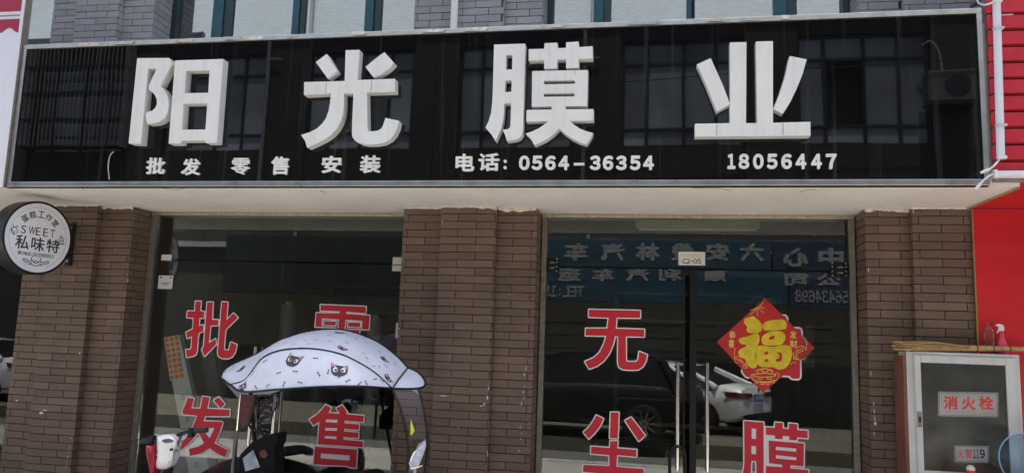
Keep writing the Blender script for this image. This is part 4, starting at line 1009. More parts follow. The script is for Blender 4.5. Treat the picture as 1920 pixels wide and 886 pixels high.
MB().tube(smooth_curve([zp1(40, 425, YA-.03), zp1(140, 405, YA), zp1(240, 378, YA+.04), zp1(320, 372, YA+.05)], 5), [.003]*15+[.006], 6).build('brake_lever', M_black_metal, s1, smooth=True)
MB().obox(zp1(345, 390, YA+.05), (.035, 0, 0), (0, .045, 0), (0, 0, .05)).build('switch_block', M_black_plastic, s1, bevel=.006)
scooter_body(s1, (cen.x, YA+.06, .12), (.15, -1, 0), M_black_plastic, cen+Vector((0, .06, -.05)))

# scooter with the printed canopy
s2 = thing('canopy_scooter', 'scooter with a white cat-print rain canopy in front of the left glass front', 'scooter', (at(560, 886, -.95).x, -.8, .12))
M_canopy = mat('canopy_cloth', (.68, .71, .80), .5, var=.06, scale=5, bump=.6, bscale=5)
def cv(pxs, n=10): return smooth_curve([at(a, b_, Y) for a, b_, Y in pxs], n)
def resample(P, n):
    L = [0]
    for a, b_ in zip(P, P[1:]): L.append(L[-1]+(b_-a).length)
    out = []
    for k in range(n):
        t = L[-1]*k/(n-1); i = 0
        while i < len(L)-2 and L[i+1] < t: i += 1
        out.append(P[i].lerp(P[i+1], min(1, max(0, (t-L[i])/(L[i+1]-L[i]+1e-9)))))
    return out
R1 = resample(cv([(431, 721, -.92), (458, 713, -.96), (474, 694, -.98), (491, 672, -1.0), (520, 658, -1.01), (560, 653, -1.02), (600, 655, -1.02), (640, 664, -1.02), (672, 679, -1.01), (704, 699, -.98), (736, 728, -.92)]), 41)
R2 = resample(cv([(414, 708, -.80), (420, 694, -.72), (440, 681, -.64), (480, 664, -.55), (520, 641, -.5), (575, 622, -.47), (640, 618, -.47), (700, 637, -.5), (740, 664, -.55), (765, 689, -.62)]), 41)
FB = resample(cv([(431, 720, -.92), (455, 734, -1.04), (520, 730, -1.16), (600, 725, -1.20), (670, 724, -1.16), (736, 728, -.92)]), 41)
BB = resample([Vector((p.x, p.y+.36, p.z-.22-.1*math.sin(math.pi*k/40))) for k, p in enumerate(R2)], 41)
from mathutils import noise as mnoise
def patch_surf(A_, B__, bulge, n=14, crease=.0):
    rows = []
    for j in range(n+1):
        t = j/n; rows.append([a.lerp(b_, t)+Vector((0, -.35, 1)).normalized()*bulge*math.sin(math.pi*t)*math.sin(math.pi*min(1, max(0, k/40))) for k, (a, b_) in enumerate(zip(A_, B__))])
    for j in range(1, n):
        w_ = math.sin(math.pi*j/n)
        for k in range(1, len(A_)-1):
            p = rows[j][k]; rows[j][k] = p+Vector((0, -.5, .8))*crease*w_*(mnoise.noise(Vector((p.x*9, p.y*3, p.z*22)))+.5*mnoise.noise(Vector((p.x*24, 0, p.z*14+3))))
    return rows
S_front = patch_surf(R1, FB, .03, crease=.012); S_top = patch_surf(R1, R2, .022, crease=.010); S_back = patch_surf(R2, BB, .03)
tipR = [at(765, 689, -.62), at(783, 697, -.63), at(794, 708, -.66), at(798, 720, -.72), at(790, 727, -.80), at(765, 729, -.87), at(736, 728, -.92)]
mid_ = at(755, 711, -.79)
can = MB().grid(S_front).build('canopy', M_canopy, s2, smooth=True, angle=180)
MB().grid(S_top).build('top_panel', M_canopy, can, smooth=True, angle=180); MB().grid(S_back).build('back_panel', M_canopy, can, smooth=True, angle=180)
edge = resample([at(736, 728, -.92), at(750, 708, -.80), at(765, 689, -.62)], 13); tr = resample(smooth_curve(tipR[::-1], 5), 13)
MB().grid(patch_surf(edge, tr, .0, 6)).build('side_panel', M_canopy, can, smooth=True, angle=180)
for c_, rr_ in ((R1, .005), (FB, .0065), (R2, .0065), (BB, .006), (tr, .0075), (edge, .005), ([R1[0].lerp(R2[0], t_/4) for t_ in range(5)], .0075)): MB().tube([p+Vector((0, -.003, .002)) for p in c_], rr_, 8).build('rib', M_black_plastic, can, smooth=True)
# prints on the cloth
def surf_pt(S, u, v):
    n, m = len(S)-1, len(S[0])-1; a = min(max(v*n, 0), n-1e-4); b_ = min(max(u*m, 0), m-1e-4); i, j = int(a), int(b_); fa, fb = a-i, b_-j
    return S[i][j].lerp(S[i][j+1], fb).lerp(S[i+1][j].lerp(S[i+1][j+1], fb), fa)
M_cat = mat('cat_print', (.045, .04, .055), .6); M_ear = mat('pink_print', (.55, .25, .28), .6)
def decal(S, u, v, outline, size, m, rot=0, lift=.003, name='print', prefer=1):
    c = surf_pt(S, u, v); e = .01
    du = (surf_pt(S, u+e, v)-surf_pt(S, u-e, v)); dv = (surf_pt(S, u, v+e)-surf_pt(S, u, v-e))
    lu, lv = du.length/(2*e), dv.length/(2*e)
    nrm = du.cross(dv).normalized()
    if nrm.dot(CAM-c) < 0: nrm = -nrm
    sv = -1 if (surf_pt(S, u, v+e)-c).z < 0 else 1
    pts_ = []
    for a, b_ in outline:
        x_, y_ = (a*math.cos(rot)-b_*math.sin(rot))*size, (a*math.sin(rot)+b_*math.cos(rot))*size
        pts_.append(surf_pt(S, u+x_/lu, v+sv*y_/lv)+nrm*lift)
    b = MB(); cc = sum(pts_, Vector())/len(pts_); i0 = len(pts_)
    b.v = [tuple(p) for p in pts_]+[tuple(cc)]; b.f = [(k, (k+1) % i0, i0) for k in range(i0)]
    b.build(name, m, can, fix=False)
headO = [(-.9, .1), (-.95, .9), (-.45, .55), (.45, .55), (.95, .9), (.9, .1), (.85, -.35), (.5, -.7), (0, -.8), (-.5, -.7), (-.85, -.35)]
def disc(cx, cy, r_, n=12): return [(cx+r_*math.cos(2*math.pi*k/n), cy+r_*math.sin(2*math.pi*k/n)) for k in range(n)]
def cat(S, u, v, s, rot=0):
    decal(S, u, v, headO, s, M_cat, rot, .003, 'cat_print')
    for ex in (-.42, .42):
        decal(S, u, v, disc(ex, -.05, .27), s, M_white_print, rot, .0038, 'eye_print'); decal(S, u, v, disc(ex*.85, -.08, .15), s, M_cat, rot, .0046, 'pupil_print')
    for ex in (-1, 1): decal(S, u, v, [(ex*.82, .15), (ex*.98, .95), (ex*.45, .55)], s, M_ear, rot, .0038, 'ear_print')
cat(S_front, .46, .40, .058, -.35); cat(S_front, .70, .60, .058, .05); cat(S_front, .135, .80, .040, .2)
cat(S_top, .13, .5, .034, .5); cat(S_top, .62, .75, .036, 0); cat(S_top, .68, .18, .036, -.3); cat(S_top, .88, .55, .034, -.5); cat(S_top, .95, .15, .034, -.5)
bone = [(-1, .25), (-.8, .32), (-.6, .12), (.6, .12), (.8, .32), (1, .25), (.9, 0), (1, -.25), (.8, -.32), (.6, -.12), (-.6, -.12), (-.8, -.32), (-1, -.25), (-.9, 0)]
r = random.Random(2)
for k in range(18): decal(S_front, .16+.045*k+r.uniform(-.01, .01), r.choice((.22, .35, .68, .85)) if k % 2 else r.choice((.75, .9, .55)), bone, .016, M_cat, r.uniform(-1.5, 1.5))
for k in range(36): decal(S_top, .06+.025*k, r.uniform(.1, .95), bone, .014, M_cat, r.uniform(-1, 1))
# rain shield, struts, mirrors, display
edL = cv([(737, 731, -.95), (752, 770, -1.0), (762, 810, -1.03), (765, 850, -1.05), (762, 905, -1.05)], 6); edR = cv([(785, 729, -.85), (795, 770, -.92), (801, 815, -.96), (800, 855, -.98), (792, 905, -1.0)], 6)
n_ = min(len(edL), len(edR)); sh = MB().grid(patch_surf(resample(edL, 25)+[], resample(edR, 25), .0, 6)).build('rain_shield', G_clear, s2, smooth=True, angle=180)
MB().tube(edL, .0075, 8).build('shield_edge', M_black_plastic, s2, smooth=True); MB().tube(edR, .0075, 8).build('shield_edge', M_black_plastic, s2, smooth=True)
def zp6(a, b_, Y): return at(400+a/3.098, 600+b_/3.098, Y)
MB().poly([zp6(1147, 573, -1.04), zp6(1170, 640, -1.04), zp6(1150, 668, -1.04), zp6(1144, 660, -1.04)]).build('yellow_sticker', mat('yellow_green', (.55, .68, .02), .5), s2)
mo_ = MB().poly([zp6(a, b_, -1.06) for a, b_ in ((1232,690),(1235,730),(1215,790),(1190,850),(1150,860),(1140,830),(1165,770),(1195,715))]).build('side_mirror', mat('pale_mirror', (.52, .55, .66), .15, var=.3, scale=60), s2)
MB().tube([zp6(a, b_, -1.055) for a, b_ in ((1232,690),(1215,705),(1165,770),(1140,830),(1150,860),(1190,850),(1215,840))], .006, 8).build('mirror_edge', M_chrome, s2, smooth=True)
MB().tube([zp6(1170, 850, -1.04), zp6(1175, 1000, -1.0)], .01, 8).build('mirror_stem', M_chrome, s2, smooth=True)
MB().poly([zp6(a, b_, -.95) for a, b_ in ((150,430),(245,430),(240,480),(205,600),(165,640),(150,560),(135,530))]).build('mirror_back', mat('dusty_maroon', (.10, .03, .035), .3, var=.5, scale=80), s2)
MB().tube([zp6(a, b_, -.955) for a, b_ in ((245,430),(238,490),(205,600),(165,640))], .011, 8).build('mirror_rim', M_black_plastic, s2, smooth=True)
MB().tube([zp6(a, b_, -.955) for a, b_ in ((155,430),(135,640),(125,760),(108,840))], .006, 8).build('support_rod', M_chrome, s2, smooth=True)
MB().tube([zp6(a, b_, -.955) for a, b_ in ((135,640),(118,840),(100,980))], .014, 8).build('support_tube', mat('dark_steel_tube', (.14, .13, .13), .35, .7), s2, smooth=True)
MB().tube(smooth_curve([zp6(a, b_, -.92) for a, b_ in ((200,590),(225,630),(290,660),(320,690),(345,690))], 5), .007, 8).build('mirror_stem', M_black_plastic, s2, smooth=True)
MB().poly([zp6(a, b_, -.90) for a, b_ in ((250,430),(380,425),(375,500),(345,530),(330,600),(310,690),(250,680))]).build('visor_film', glass_mat('dark_film', (.24, .22, .28), 1.5, rough=.2, wave=.6, wscale=30), s2)
MB().tube(smooth_curve([zp6(a, b_, -.905) for a, b_ in ((385,425),(378,490),(348,530),(335,590),(318,660))], 5), .005, 8).build('film_edge', M_black_plastic, s2, smooth=True)
bodyO = [(155,780),(230,700),(300,672),(345,655),(372,662),(370,690),(365,720),(350,740),(358,800),(350,900),(150,900)]
MB().prism([[((lambda p: (p.x, p.z))(zp6(a, b_, -1.0))) for a, b_ in bodyO]], frame_xz(-.93), -.06, .07, back=True).build('dashboard', mat('matt_black', (.008, .008, .009), .8, spec=.15), s2, bevel=.012)
MB().poly([tuple(zp6(a, b_, -1.008)+Vector((0, 0, 0))) for a, b_ in ((170,800),(232,750),(272,850),(186,875))]).build('display', mat('display_glass', (.30, .34, .42), .12, var=.35, scale=14), s2)
MB().prism([[((lambda p: (p.x, p.z))(zp6(a, b_, -1.0))) for a, b_ in ((270,760),(300,745),(320,780),(300,800),(275,790))]], frame_xz(-1.0), 0, .006).build('switch_pod', mat('dark_maroon', (.06, .015, .018), .3), s2)
MB().tube([at(470, 735, -.85), at(482, 880, -.9), at(500, 1000, -.9)], .013, 10).build('strut', M_black_metal, s2, smooth=True)
scooter_body(s2, (at(500, 886, -1.2).x, -1.25, .12), (-.2, -1, 0), mat('navy_paint', (.02, .025, .05), .25, coat=.6), at(495, 886, -.95))

# ------------------------------------------------------------------ inside the shop
rb = thing('film_roll_box', 'tall grey carton with orange dotted top leaning behind the left glass', 'box', tuple(at(350, 900, .55)))
Y1 = .40
def pz(x, y, Y=Y1): p = at(x, y, Y); return (p.x, p.z)
q = [(307, 632), (336, 627), (410, 960), (368, 960)]
MB().prism([[pz(*p) for p in q]], frame_xz(Y1), -.06, 0, back=True).build('carton', M_card, rb)
top = [(307.5, 632.5), (335.5, 627.5), (346, 707), (319, 713)]
MB().prism([[pz(*p) for p in top]], frame_xz(Y1), .0005, .0015).build('tan_print', M_tan, rb)
for i in range(8):
    for j in range(3):
        t = (i+.5)/8; s_ = (j+.5)/3
        x = (307.5+(319-307.5)*t)*(1-s_)+(335.5+(346-335.5)*t)*s_; y = (632.5+(713-632.5)*t)*(1-s_)+(627.5+(707-627.5)*t)*s_
        c_ = pz(x, y); MB().prism([[(c_[0]+.017*math.cos(rad(45*k)), c_[1]+.017*math.sin(rad(45*k))) for k in range(8)]], frame_xz(Y1), .0016, .0024).build('orange_dot', M_orange, rb)
for k, y in enumerate((745, 765, 785, 805, 825, 850, 870)):
    c_ = pz(343+(y-745)*.20, y); MB().prism([[(c_[0]-.013, c_[1]-.02), (c_[0]+.017, c_[1]-.02), (c_[0]+.013, c_[1]+.02), (c_[0]-.017, c_[1]+.02)], [(c_[0]-.006, c_[1]-.01), (c_[0]-.008, c_[1]+.01), (c_[0]+.006, c_[1]+.01), (c_[0]+.008, c_[1]-.01)]], frame_xz(Y1), .0005, .0015).build('printed_mark', M_grey_print, rb)
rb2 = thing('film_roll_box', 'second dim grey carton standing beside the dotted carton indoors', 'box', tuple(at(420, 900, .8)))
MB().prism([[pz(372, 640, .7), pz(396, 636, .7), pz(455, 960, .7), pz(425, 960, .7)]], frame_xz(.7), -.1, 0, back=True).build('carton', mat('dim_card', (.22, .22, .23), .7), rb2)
def shelf(label, x0, x1, y0, y1, seed):
    r = random.Random(seed)
    o = thing('shelf_unit', label, 'shelf', ((x0+x1)/2, (y0+y1)/2, .126), 'shelves inside the shop')
    for x in (x0, x1-.04):
        for y in (y0, y1-.04): boxo('post', M_steel_dull, o, x, x+.04, y, y+.04, .126, 2.3)
    for z in (.4, .9, 1.4, 1.9, 2.25): boxo('board', M_steel_dull, o, x0, x1, y0, y1, z, z+.025)
    return o
shelf('metal shelf of boxes at the back of the shop, left', -4.3, -2.4, 4.4, 4.9, 1)
shelf('metal shelf of boxes at the back of the shop, right', -.4, 1.5, 4.6, 5.1, 2)
for nm, col, x, w, z, h, y0, lab in (('a', (.35, .3, .22), -4.2, .42, .925, .33, 4.4, 'tan carton on the left back shelf'), ('b', (.3, .06, .05), -3.5, .36, 1.425, .30, 4.4, 'dull red carton on the left back shelf'), ('c', (.4, .42, .42), -3.0, .40, 1.925, .26, 4.4, 'pale grey carton high on the left back shelf'),
        ('d', (.08, .12, .2), -.3, .44, 1.425, .32, 4.6, 'dark blue carton on the right back shelf'), ('e', (.36, .34, .3), .4, .38, .925, .36, 4.6, 'pale brown carton low on the right back shelf'), ('f', (.16, .15, .14), .95, .40, 1.925, .25, 4.6, 'dark carton high on the right back shelf')):
    o = boxo('stock_box', mat('stock_'+nm, col, .7, var=.15), None, x, x+w, y0+.05, y0+.42, z+.001, z+h, .004)
    tag(o, lab, 'carton', 'cartons stocked on the back shelves')
ac = thing('wall_unit', 'white wall unit with slatted vents high inside the left glass front', 'air conditioner', P(345, 450, 1.8))
r3 = px_rect(332, 430, 357, 480, 1.8); boxo('case', M_paper, ac, r3[0], r3[1], 1.8, 2.0, r3[2], r3[3], .01)
for k in range(7): z = r3[2]+(r3[3]-r3[2])*(.12+.12*k); boxo('slat', M_grey_print, ac, r3[0]+.04, r3[1]-.02, 1.79, 1.7995, z, z+.012)
for nm, lab, rc, Y, mm in (('wall_poster', 'pale sheet on the inside wall below the wall unit', (297, 630, 330, 672), 2.2, M_paper), ('wall_poster', 'brown board on the inside wall near the door label', (297, 575, 350, 610), 2.4, M_tan)):
    paper(nm, lab, rc, Y, mm, 'poster')
tl = thing('ceiling_tube', 'unlit tube light fitting under the shop ceiling above the double doors', 'light', P(1310, 425, 1.6))
r4 = px_rect(1192, 413, 1425, 432, 1.6); boxo('batten', mat('cream_batten', (.5, .48, .34), .6), tl, r4[0], r4[1], 1.6, 1.68, r4[2]+.02, 2.945, .005)
MB().tube([(r4[0]+.03, 1.62, r4[2]+.012), (r4[1]-.03, 1.62, r4[2]+.012)], .013, 10).build('tube', M_paper, tl, smooth=True)
ds = thing('work_desk', 'low work desk standing inside behind the double doors', 'desk', (.2, 2.2, .126))
boxo('desk_top', mat('dark_wood', (.10, .065, .04), .5), ds, -.6, 1.2, 1.9, 2.6, .86, .9, .004)
for x in (-.55, 1.1):
    for y in (1.95, 2.5): boxo('leg', M_black_metal, ds, x, x+.05, y, y+.05, .126, .859)
for lab, x, y, h, col in (('tall dull silver film roll standing inside behind the left glass front', -3.35, 1.3, 1.75, (.15, .155, .16)), ('dark tinted film roll standing inside beside the silver roll', -3.05, 1.4, 1.6, (.05, .05, .06)), ('grey film roll standing inside behind the scooter canopy', -2.55, 1.5, 1.65, (.20, .20, .19)), ('brown paper roll standing inside near the middle pillar', -2.2, 1.6, 1.5, (.36, .25, .15))):
    o = thing('film_roll', lab, 'film roll', (x, y, .126), 'film rolls inside the shop')
    MB().lathe([(.0, .0), (.075, .0), (.075, h), (.03, h), (.03, h-.05), (0, h-.05)], (x, y, .126), (0, 0, 1), 20).build('roll', mat('roll_%d' % round(abs(x)*100), col, .35, var=.08), o, smooth=True)
    MB().lathe([(.031, h), (.034, h+.03), (.026, h+.03), (.026, h-.05)], (x, y, .126), (0, 0, 1), 16).build('core_tube', M_tan, o, smooth=True)
# neighbouring shop window at the far left edge
nw = thing('neighbour_window', 'dark glass shop window at the left edge beyond the brick pillar', 'window', (-6.3, Y_DOOR, .126))
boxo('pane', G_door, nw, -7.45, -5.19, Y_DOOR-.005, Y_DOOR+.005, .16, 2.57)
boxo('frame', M_steel_dull, nw, -5.19, -5.155, Y_DOOR-.03, Y_DOOR+.03, .126, 2.60)
boxo('bottom_rail', M_steel_dull, nw, -7.45, -5.191, Y_DOOR-.03, Y_DOOR+.03, .126, .159)

# ================================================================== ACROSS THE STREET (seen in the sign and in the glass)
YO = -13.6                                   # face of the opposite building; it looks towards +y
opp = thing('opposite_building', 'brick building across the street, mirrored in the sign and upper windows', 'building', (0, YO-3, 0))
M_oppbrick = brick_mat('opposite_brick', (.060, .054, .048), (.05, .045, .04), (.02, .02, .02), .205, .058)
M_opptile = brick_mat('opposite_white_tile', (.52, .58, .60), (.47, .53, .55), (.33, .37, .38), .205, .066)
M_oppwall = mat('opposite_ground_wall', (.055, .050, .038), .85, var=.2, scale=1.5)
xc0 = at(1280, 200, 12.06).x
zw0, zw1 = at(1280, 275, 12.06).z, at(1280, 78, 12.06).z+.0
zw1 = max(zw1, zw0+2.4)
cent = [xc0+3.98*k for k in range(-5, 5)]
W2 = 1.42
edges = []
for c in cent: edges += [c-W2, c+W2]
lo, hi = -26, 26
ext = [lo]+edges+[hi]
ZT = 9.35
for k in range(0, len(ext), 2): boxo('wall_pier', M_oppbrick, opp, ext[k], ext[k+1], YO-.35, YO, 4.05, ZT)
for c in cent:
    boxo('spandrel', M_oppbrick, opp, c-W2+.001, c+W2-.001, YO-.35, YO-.06, 4.05, zw0)
    boxo('spandrel', M_oppbrick, opp, c-W2+.001, c+W2-.001, YO-.35, YO-.06, zw1+.06, ZT)
boxo('floor_band', M_concrete, opp, lo, hi, YO-.3, YO+.05, 3.9, 4.049)
boxo('parapet', M_concrete, opp, lo, hi, YO-.5, YO+.12, ZT+.001, ZT+.25)
boxo('mass', M_int_wall, opp, lo, hi, YO-7, YO-.8, 0, 17)
boxo('tiled_storey', M_opptile, opp, lo, hi, YO-.79, YO-.02, ZT+.251, 17)
boxo('ground_wall', M_oppwall, opp, lo, hi, YO-.4, YO-.12, -.6, 3.899)
M_oppframe = mat('opposite_frame', (.03, .035, .04), .5, var=.1)
for i, c in enumerate(cent):
    w = MB(); x0, x1 = c-W2+.002, c+W2-.002; zt2 = zw0+(zw1-zw0)*.79
    for xx in (x0, c-.86, c+.0, c+.74, x1-.07): w.box(xx, xx+.07, YO-.2, YO-.10, zw0+.002, zw1+.058)
    for zz in (zw0+.002, zw0+.42, zt2, zw1-.01): w.box(x0+.0705, x1-.0705, YO-.19, YO-.11, zz, zz+.065)
    f_ = w.build('window', M_oppframe, opp)
    cols = [x0+.07, c-.86, c-.79, c, c+.07, c+.74, c+.81, x1-.07]
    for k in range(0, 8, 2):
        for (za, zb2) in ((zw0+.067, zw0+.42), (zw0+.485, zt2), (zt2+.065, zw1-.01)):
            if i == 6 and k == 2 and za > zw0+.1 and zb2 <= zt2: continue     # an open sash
            MB().box(cols[k], cols[k+1], YO-.16, YO-.15, za, zb2).build('pane', mat('opposite_pane', (.34, .39, .42), .25, var=.35, scale=.6, spec=.5, objvar=.45), f_)  # pale pane colour stands in for the sky reflected in the glass
for x_px, lab in ((497, 'left'), (1095, 'right')):
    p = at(x_px, 200, 11.95); o = thing('far_drainpipe', 'grey drainpipe on the opposite building, %s one mirrored in the sign' % lab, 'drainpipe', (p.x, YO+.08, 4.1), 'drainpipes across the street')
    MB().tube([(p.x, YO+.08, 4.06), (p.x, YO+.08, 16)], .05, 10).build('pipe', mat('grey_pvc', (.30, .30, .30), .5), o, smooth=True)
    zb3 = at(x_px, 112, 11.95).z; boxo('clamp', MATS['grey_pvc'], o, p.x-.05, p.x+.36, YO+.06, YO+.10, zb3, zb3+.05)
# security cage over a window, far left in the sign
a, b_ = at(48, 96, 11.6), at(218, 272, 11.6)
cg = thing('window_cage', 'barred security cage on the opposite building mirrored at the sign\'s left end', 'cage', (a.x, YO+.2, b_.z))
gr = MB(); nb_ = 24
for k in range(nb_+1):
    x = a.x+(b_.x-a.x)*k/nb_; gr.box(x-.007, x+.007, YO+.40, YO+.42, b_.z, a.z+1)
    if k % nb_ == 0:
        for yy in (.08, .16, .24, .32): gr.box(x-.010, x+.010, YO+yy, YO+yy+.02, b_.z, a.z+1)
gr.build('bar', mat('pale_bars', (.42, .42, .40), .5), cg)
g2 = MB()
for k in range(6): z = b_.z+(a.z+1-b_.z)*k/5; g2.box(a.x, b_.x, YO+.421, YO+.44, z, z+.03); g2.box(a.x, b_.x, YO+.01, YO+.39, z, z+.02)
g2.build('rail', M_oppframe, cg)
# outdoor unit with cable, far right in the sign
a, b_ = at(1741, 132, 11.7), at(1831, 188, 11.7)
ou = thing('outdoor_unit', 'grey air conditioner box across the street mirrored at the sign\'s right end', 'air conditioner', (a.x, YO+.2, b_.z))
boxo('case', mat('grey_case', (.16, .16, .16), .5), ou, a.x, b_.x, YO+.02, YO+.38, b_.z, a.z, .02)
MB().lathe([(0, .392), (.24, .392), (.25, .381)], ((a.x+b_.x)/2+.1, YO, (a.z+b_.z)/2), (0, 1, 0), 28).build('fan_grille', M_oppframe, ou)
MB().tube(smooth_curve([(a.x+.35, YO+.2, a.z), (a.x+.3, YO+.15, a.z+.5), (a.x+.15, YO+.12, a.z+.75), (a.x, YO+.05, a.z+.7)], 6), .016, 8).build('hose', mat('pale_hose', (.5, .5, .48), .6), ou, smooth=True)
boxo('bracket', M_oppframe, ou, a.x, b_.x, YO+.01, YO+.37, b_.z-.06, b_.z-.005)
wr = thing('overhead_wire', 'thin black wire strung along the opposite facade', 'wire', (2, YO+.5, 7)); zz = at(1600, 135, 11.7).z
MB().tube(smooth_curve([(-2, YO+.45, zz-.2), (2, YO+.45, zz), (8, YO+.45, zz+.25)], 8), .012, 6).build('cord', M_rubber, wr, smooth=True)

# signs of the shops opposite (read the right way round from the street)
YOS = YO+.75
def osign(name, label, xr, xl, z0, z1, m):
    """xr: right end as seen in the mirror (= left end of the text)"""
    o = thing('far_shop_sign', label, 'sign', ((xr+xl)/2, YOS, z0), 'blue signs across the street')
    boxo('panel', m, o, xl, xr, YOS-.2, YOS, z0, z1, .01)
    return o, (Vector((0, YOS, 0)), Vector((-1, 0, 0)), Vector((0, 0, 1)), Vector((0, 1, 0)))
M_blue = mat('blue_sign', (.015, .058, .088), .45, var=.06, scale=2); M_violet = mat('violet_sign', (.028, .036, .078), .45, var=.06)
M_oldwhite = mat('weathered_white', (.26, .26, .25), .6)
YVS = 2*Y_DOOR-YOS            # where the mirrored sign plane seems to stand
def mx(x, y): return at(x, y, YVS)
zs0, zs1 = mx(1150, 565).z, mx(1150, 447).z
oB, frB = osign('b', 'blue sign with white characters across the street, mirrored over the double doors', mx(1446, 500).x, mx(880, 500).x, zs0, zs1, M_blue)
oA, frA = osign('a', 'violet-blue sign across the street, mirrored at the right end of the transom', mx(1720, 500).x, mx(1449, 500).x, zs0-.06, zs1, M_violet)
def mchar(o, fr, ch, x0, y0, x1, y1, bold=.045):
    a, b_ = mx(x0, y0), mx(x1, y1); char('sign_character', ch, (-b_.x, -a.x, b_.z, a.z), fr, M_oldwhite, o, bold, .0005, .012)
for ch, x in zip('六安俊林汽车运', (1388, 1323, 1258, 1192, 1127, 1058, 985)): mchar(oB, frB, ch, x, 455, x+44, 489)
for ch, x in zip('顺利汽车运输', (1290, 1235, 1175, 1110, 1046, 985)): mchar(oB, frB, ch, x, 503, x+42, 527)
p0, p1 = mx(1095, 535), mx(900, 552); line_text('phone_line', 'TEL:18056434698', -p0.x, -p1.x, p1.z, p0.z, frB, M_oldwhite, oB, .02, .0005, .01)
mchar(oA, frA, '中', 1534, 463, 1582, 500); mchar(oA, frA, '心', 1468, 463, 1516, 500)
for ch, x in (('公', 1455), ('司', 1395)):
    mchar(oA, frA, ch, x+45, 512, x+90, 536)
p0, p1 = mx(1595, 546), mx(1460, 566); line_text('phone_line', '18656434698', -p0.x, -p1.x, p1.z, p0.z, frA, M_oldwhite, oA, .02, .0005, .01)
oC, frC = osign('c', 'green sign across the street, left of the blue signs in the mirror', mx(860, 500).x, mx(420, 500).x, zs0, zs1, mat('green_sign', (.014, .018, .017), .5))
# shutters and doors under the signs
for k in range(8):
    x0 = -9.2+k*2.75
    o = thing('roller_shutter', ['closed', 'dusty', 'dented', 'pale', 'scuffed', 'plain', 'faded', 'stained'][k]+' roller shutter of the shop row across the street', 'shutter', (x0+1.2, YO, 0), 'shutters across the street')
    for j in range(14): boxo('slat', mat('shutter_slat', (.06, .054, .040), .6, var=.15), o, x0, x0+2.3, YO-.119, YO-.10-.012*(j % 2), .1+j*.165, .1+j*.165+.16)

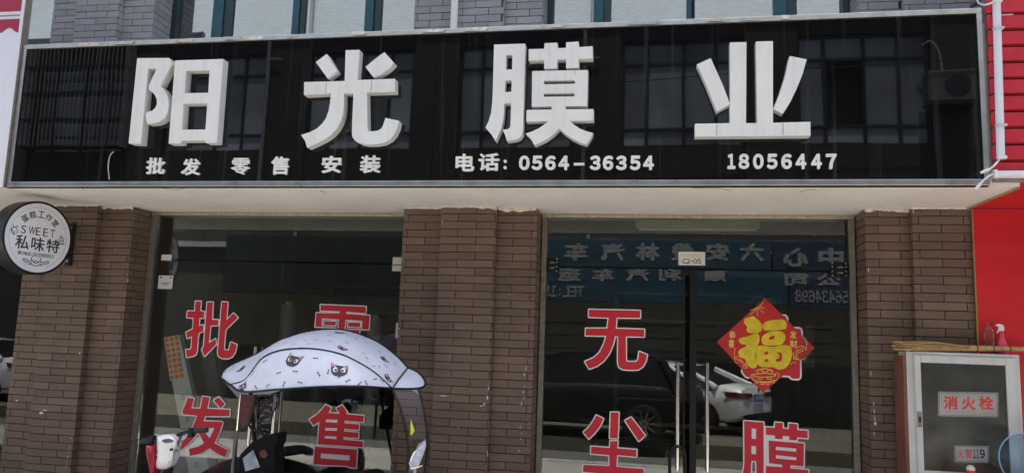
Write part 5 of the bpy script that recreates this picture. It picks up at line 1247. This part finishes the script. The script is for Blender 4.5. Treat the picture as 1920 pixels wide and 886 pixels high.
# ------------------------------------------------------------------ cars opposite
def car(name, label, pos, heading, paint, dims, suv=False, plate_txt=None):
    """pos: centre of the rear bumper on the ground; heading: direction the nose points"""
    L, Wd, Hh = dims
    o = thing(name, label, 'car', tuple(pos)); f = Vector(heading).normalized(); s = Vector((0, 0, 1)).cross(f); up = Vector((0, 0, 1)); p = Vector(pos)
    def Q(x, y, z): return p+f*x+s*y+up*z
    if suv: st = [(0, .42, .98, .80), (.04, .34, 1.04, .86), (.5, .28, 1.08, .93), (1.2, .26, 1.10, .95), (2.4, .26, 1.08, .95), (3.3, .26, 1.04, .94), (4.0, .28, .98, .90), (4.4, .32, .86, .82), (4.55, .40, .74, .66)]
    else: st = [(0, .46, .86, .72), (.03, .36, .99, .82), (.25, .28, 1.06, .89), (.8, .24, 1.03, .92), (1.6, .22, .98, .93), (2.6, .22, .95, .93), (3.3, .22, .92, .92), (3.9, .25, .84, .87), (4.35, .30, .72, .78), (4.5, .38, .6, .6)]
    k_ = L/st[-1][0]; rows = []
    for x, zb2, zt2, w in st:
        w *= Wd/1.88; z_ = zt2; m_ = (zb2+zt2)/2
        rows.append([Q(x*k_, a*w, z) for a, z in ((-.75, zb2), (-.95, zb2+.06), (-1, m_), (-.985, m_+(z_-m_)*.6), (-.9, z_-.03), (-.6, z_), (0, z_+.015), (.6, z_), (.9, z_-.03), (.985, m_+(z_-m_)*.6), (1, m_), (.95, zb2+.06), (.75, zb2))])
    b = MB().grid(rows); b.poly(rows[0]); b.poly(rows[-1][::-1]); bo = b.build('body', paint, o, smooth=True, angle=50)
    zr = Hh
    if suv: gst = [(.25, 1.07, .80), (.55, zr-.06, .70), (1.1, zr, .70), (2.4, zr, .70), (2.9, zr-.10, .68), (3.5, 1.05, .80)]
    else: gst = [(.55, 1.03, .78), (1.35, zr-.07, .64), (1.9, zr, .63), (2.5, zr-.03, .64), (3.25, .95, .80)]
    zb2 = .94; rows = []
    for x, zt2, w in gst:
        rows.append([Q(x*k_, a, z) for a, z in ((-.86, zb2), (-w, zt2-.05), (-w*.8, zt2-.005), (0, zt2+.01), (w*.8, zt2-.005), (w, zt2-.05), (.86, zb2))])
    MB().grid(rows).build('cabin_glass', mat('car_glass', (.015, .018, .02), .08, spec=.6), o, smooth=True, angle=50)
    # roof skin and pillars over the glass
    rr = []
    for x, zt2, w in gst[1:-1]: rr.append([Q(x*k_, a, z+.012) for a, z in ((-w-.01, zt2-.07), (-w*.8, zt2-.003), (0, zt2+.012), (w*.8, zt2-.003), (w+.01, zt2-.07))])
    MB().grid(rr).build('roof', paint, o, smooth=True)
    for sd in (-1, 1):
        x0, z0, w0 = gst[0]; x1, z1, w1 = gst[1]
        MB().tube([Q(x0*k_-.02, sd*.84, .98), Q(x1*k_, sd*(w1+.015), z1-.05)], [.07, .05], 8).build('pillar', paint, o, smooth=True)
        x0, z0, w0 = gst[-1]; x1, z1, w1 = gst[-2]
        MB().tube([Q(x0*k_, sd*.84, .96), Q(x1*k_, sd*(w1+.01), z1-.05)], .035, 8).build('pillar', paint, o, smooth=True)
        wR = .36 if suv else .32
        for x in (.85*k_, 3.55*k_):
            c = Q(x, sd*(Wd/2-.10), wR); MB().lathe([(wR+.07, .02), (wR+.07, .115)], c, s*sd, 28).lathe([(0, .10), (wR+.07, .115)], c, s*sd, 28).build('wheel_arch', M_black_plastic, o)
            t_ = MB().lathe([(wR*.68, -.1), (wR*.95, -.1), (wR, -.07), (wR, .09), (wR*.94, .125), (wR*.68, .125)], c, s*sd, 32).build('wheel', M_rubber, o, smooth=True)
            MB().lathe([(wR*.68, .125), (wR*.66, .09), (wR*.2, .07)], c, s*sd, 32).build('rim_dish', M_black_plastic, t_, smooth=True)
            for k in range(10):
                q = 2*math.pi*k/10; d_ = f*math.cos(q)+up*math.sin(q); e_ = -f*math.sin(q)+up*math.cos(q)
                MB().obox(c+s*sd*.118+d_*wR*.38, d_*wR*.62, s*.012, e_*wR*.085).build('spoke', M_chrome, t_)
        # tail lamps wrap the corner
        tl_ = MB().grid([[Q(-.02, sd*.30, .80), Q(-.035, sd*.60, .79), Q(.02, sd*.82*Wd/1.88, .79), Q(.30, sd*.925*Wd/1.88, .82)], [Q(-.01, sd*.30, .89), Q(-.02, sd*.60, .90), Q(.04, sd*.83*Wd/1.88, .91), Q(.34, sd*.925*Wd/1.88, .92)]]).build('tail_lamp', mat('tail_lamp_red', (.10, .008, .01), .2, coat=.5), o)
    MB().obox(Q(-.035, 0, .78), s*.46, up*.15, f*.01).build('plate', mat('plate_blue', (.02, .06, .35), .4), o)
    if plate_txt:
        fr = (Q(-.042, 0, .78), -s, up, -f); line_text('plate_text', plate_txt, -.20, .20, -.05, .05, fr, M_white_print, o, .01, 0, .001)
    MB().lathe([(.0, .004), (.045, .003), (.055, .0), (.045, -.004)], Q(-.03, 0, .95), -f, 20).build('badge', M_chrome, o, smooth=True)
    MB().obox(Q(.0, 0, .40), s*1.3, up*.08, f*.06).build('lower_trim', M_black_plastic, o)
    return o
M_carwhite = mat('white_paint', (.84, .85, .85), .25, var=.02, coat=.8); M_cardark = mat('dark_paint', (.010, .010, .011), .3, coat=.15, spec=.3)
GF = -.279
wp = at(1391, 740, 12.0); car('white_car', 'white saloon car parked across the street, mirrored in the right door', (wp.x, .66-12.0, GF), (-.86, -.51, 0), M_carwhite, (4.5, 1.82, 1.46), plate_txt='皖N65365')
dp2 = at(1290, 800, 10.6); car('dark_car', 'black off-road car across the street, mirrored in the left door leaf', (dp2.x, .66-10.6, GF), (-1, -.04, 0), M_cardark, (4.5, 1.88, 1.72), suv=True)
car('silver_car', 'white car across the street mirrored at the left edge window', (-14.5, -10.6, GF), (-1, 0, 0), M_carwhite, (4.5, 1.82, 1.46))
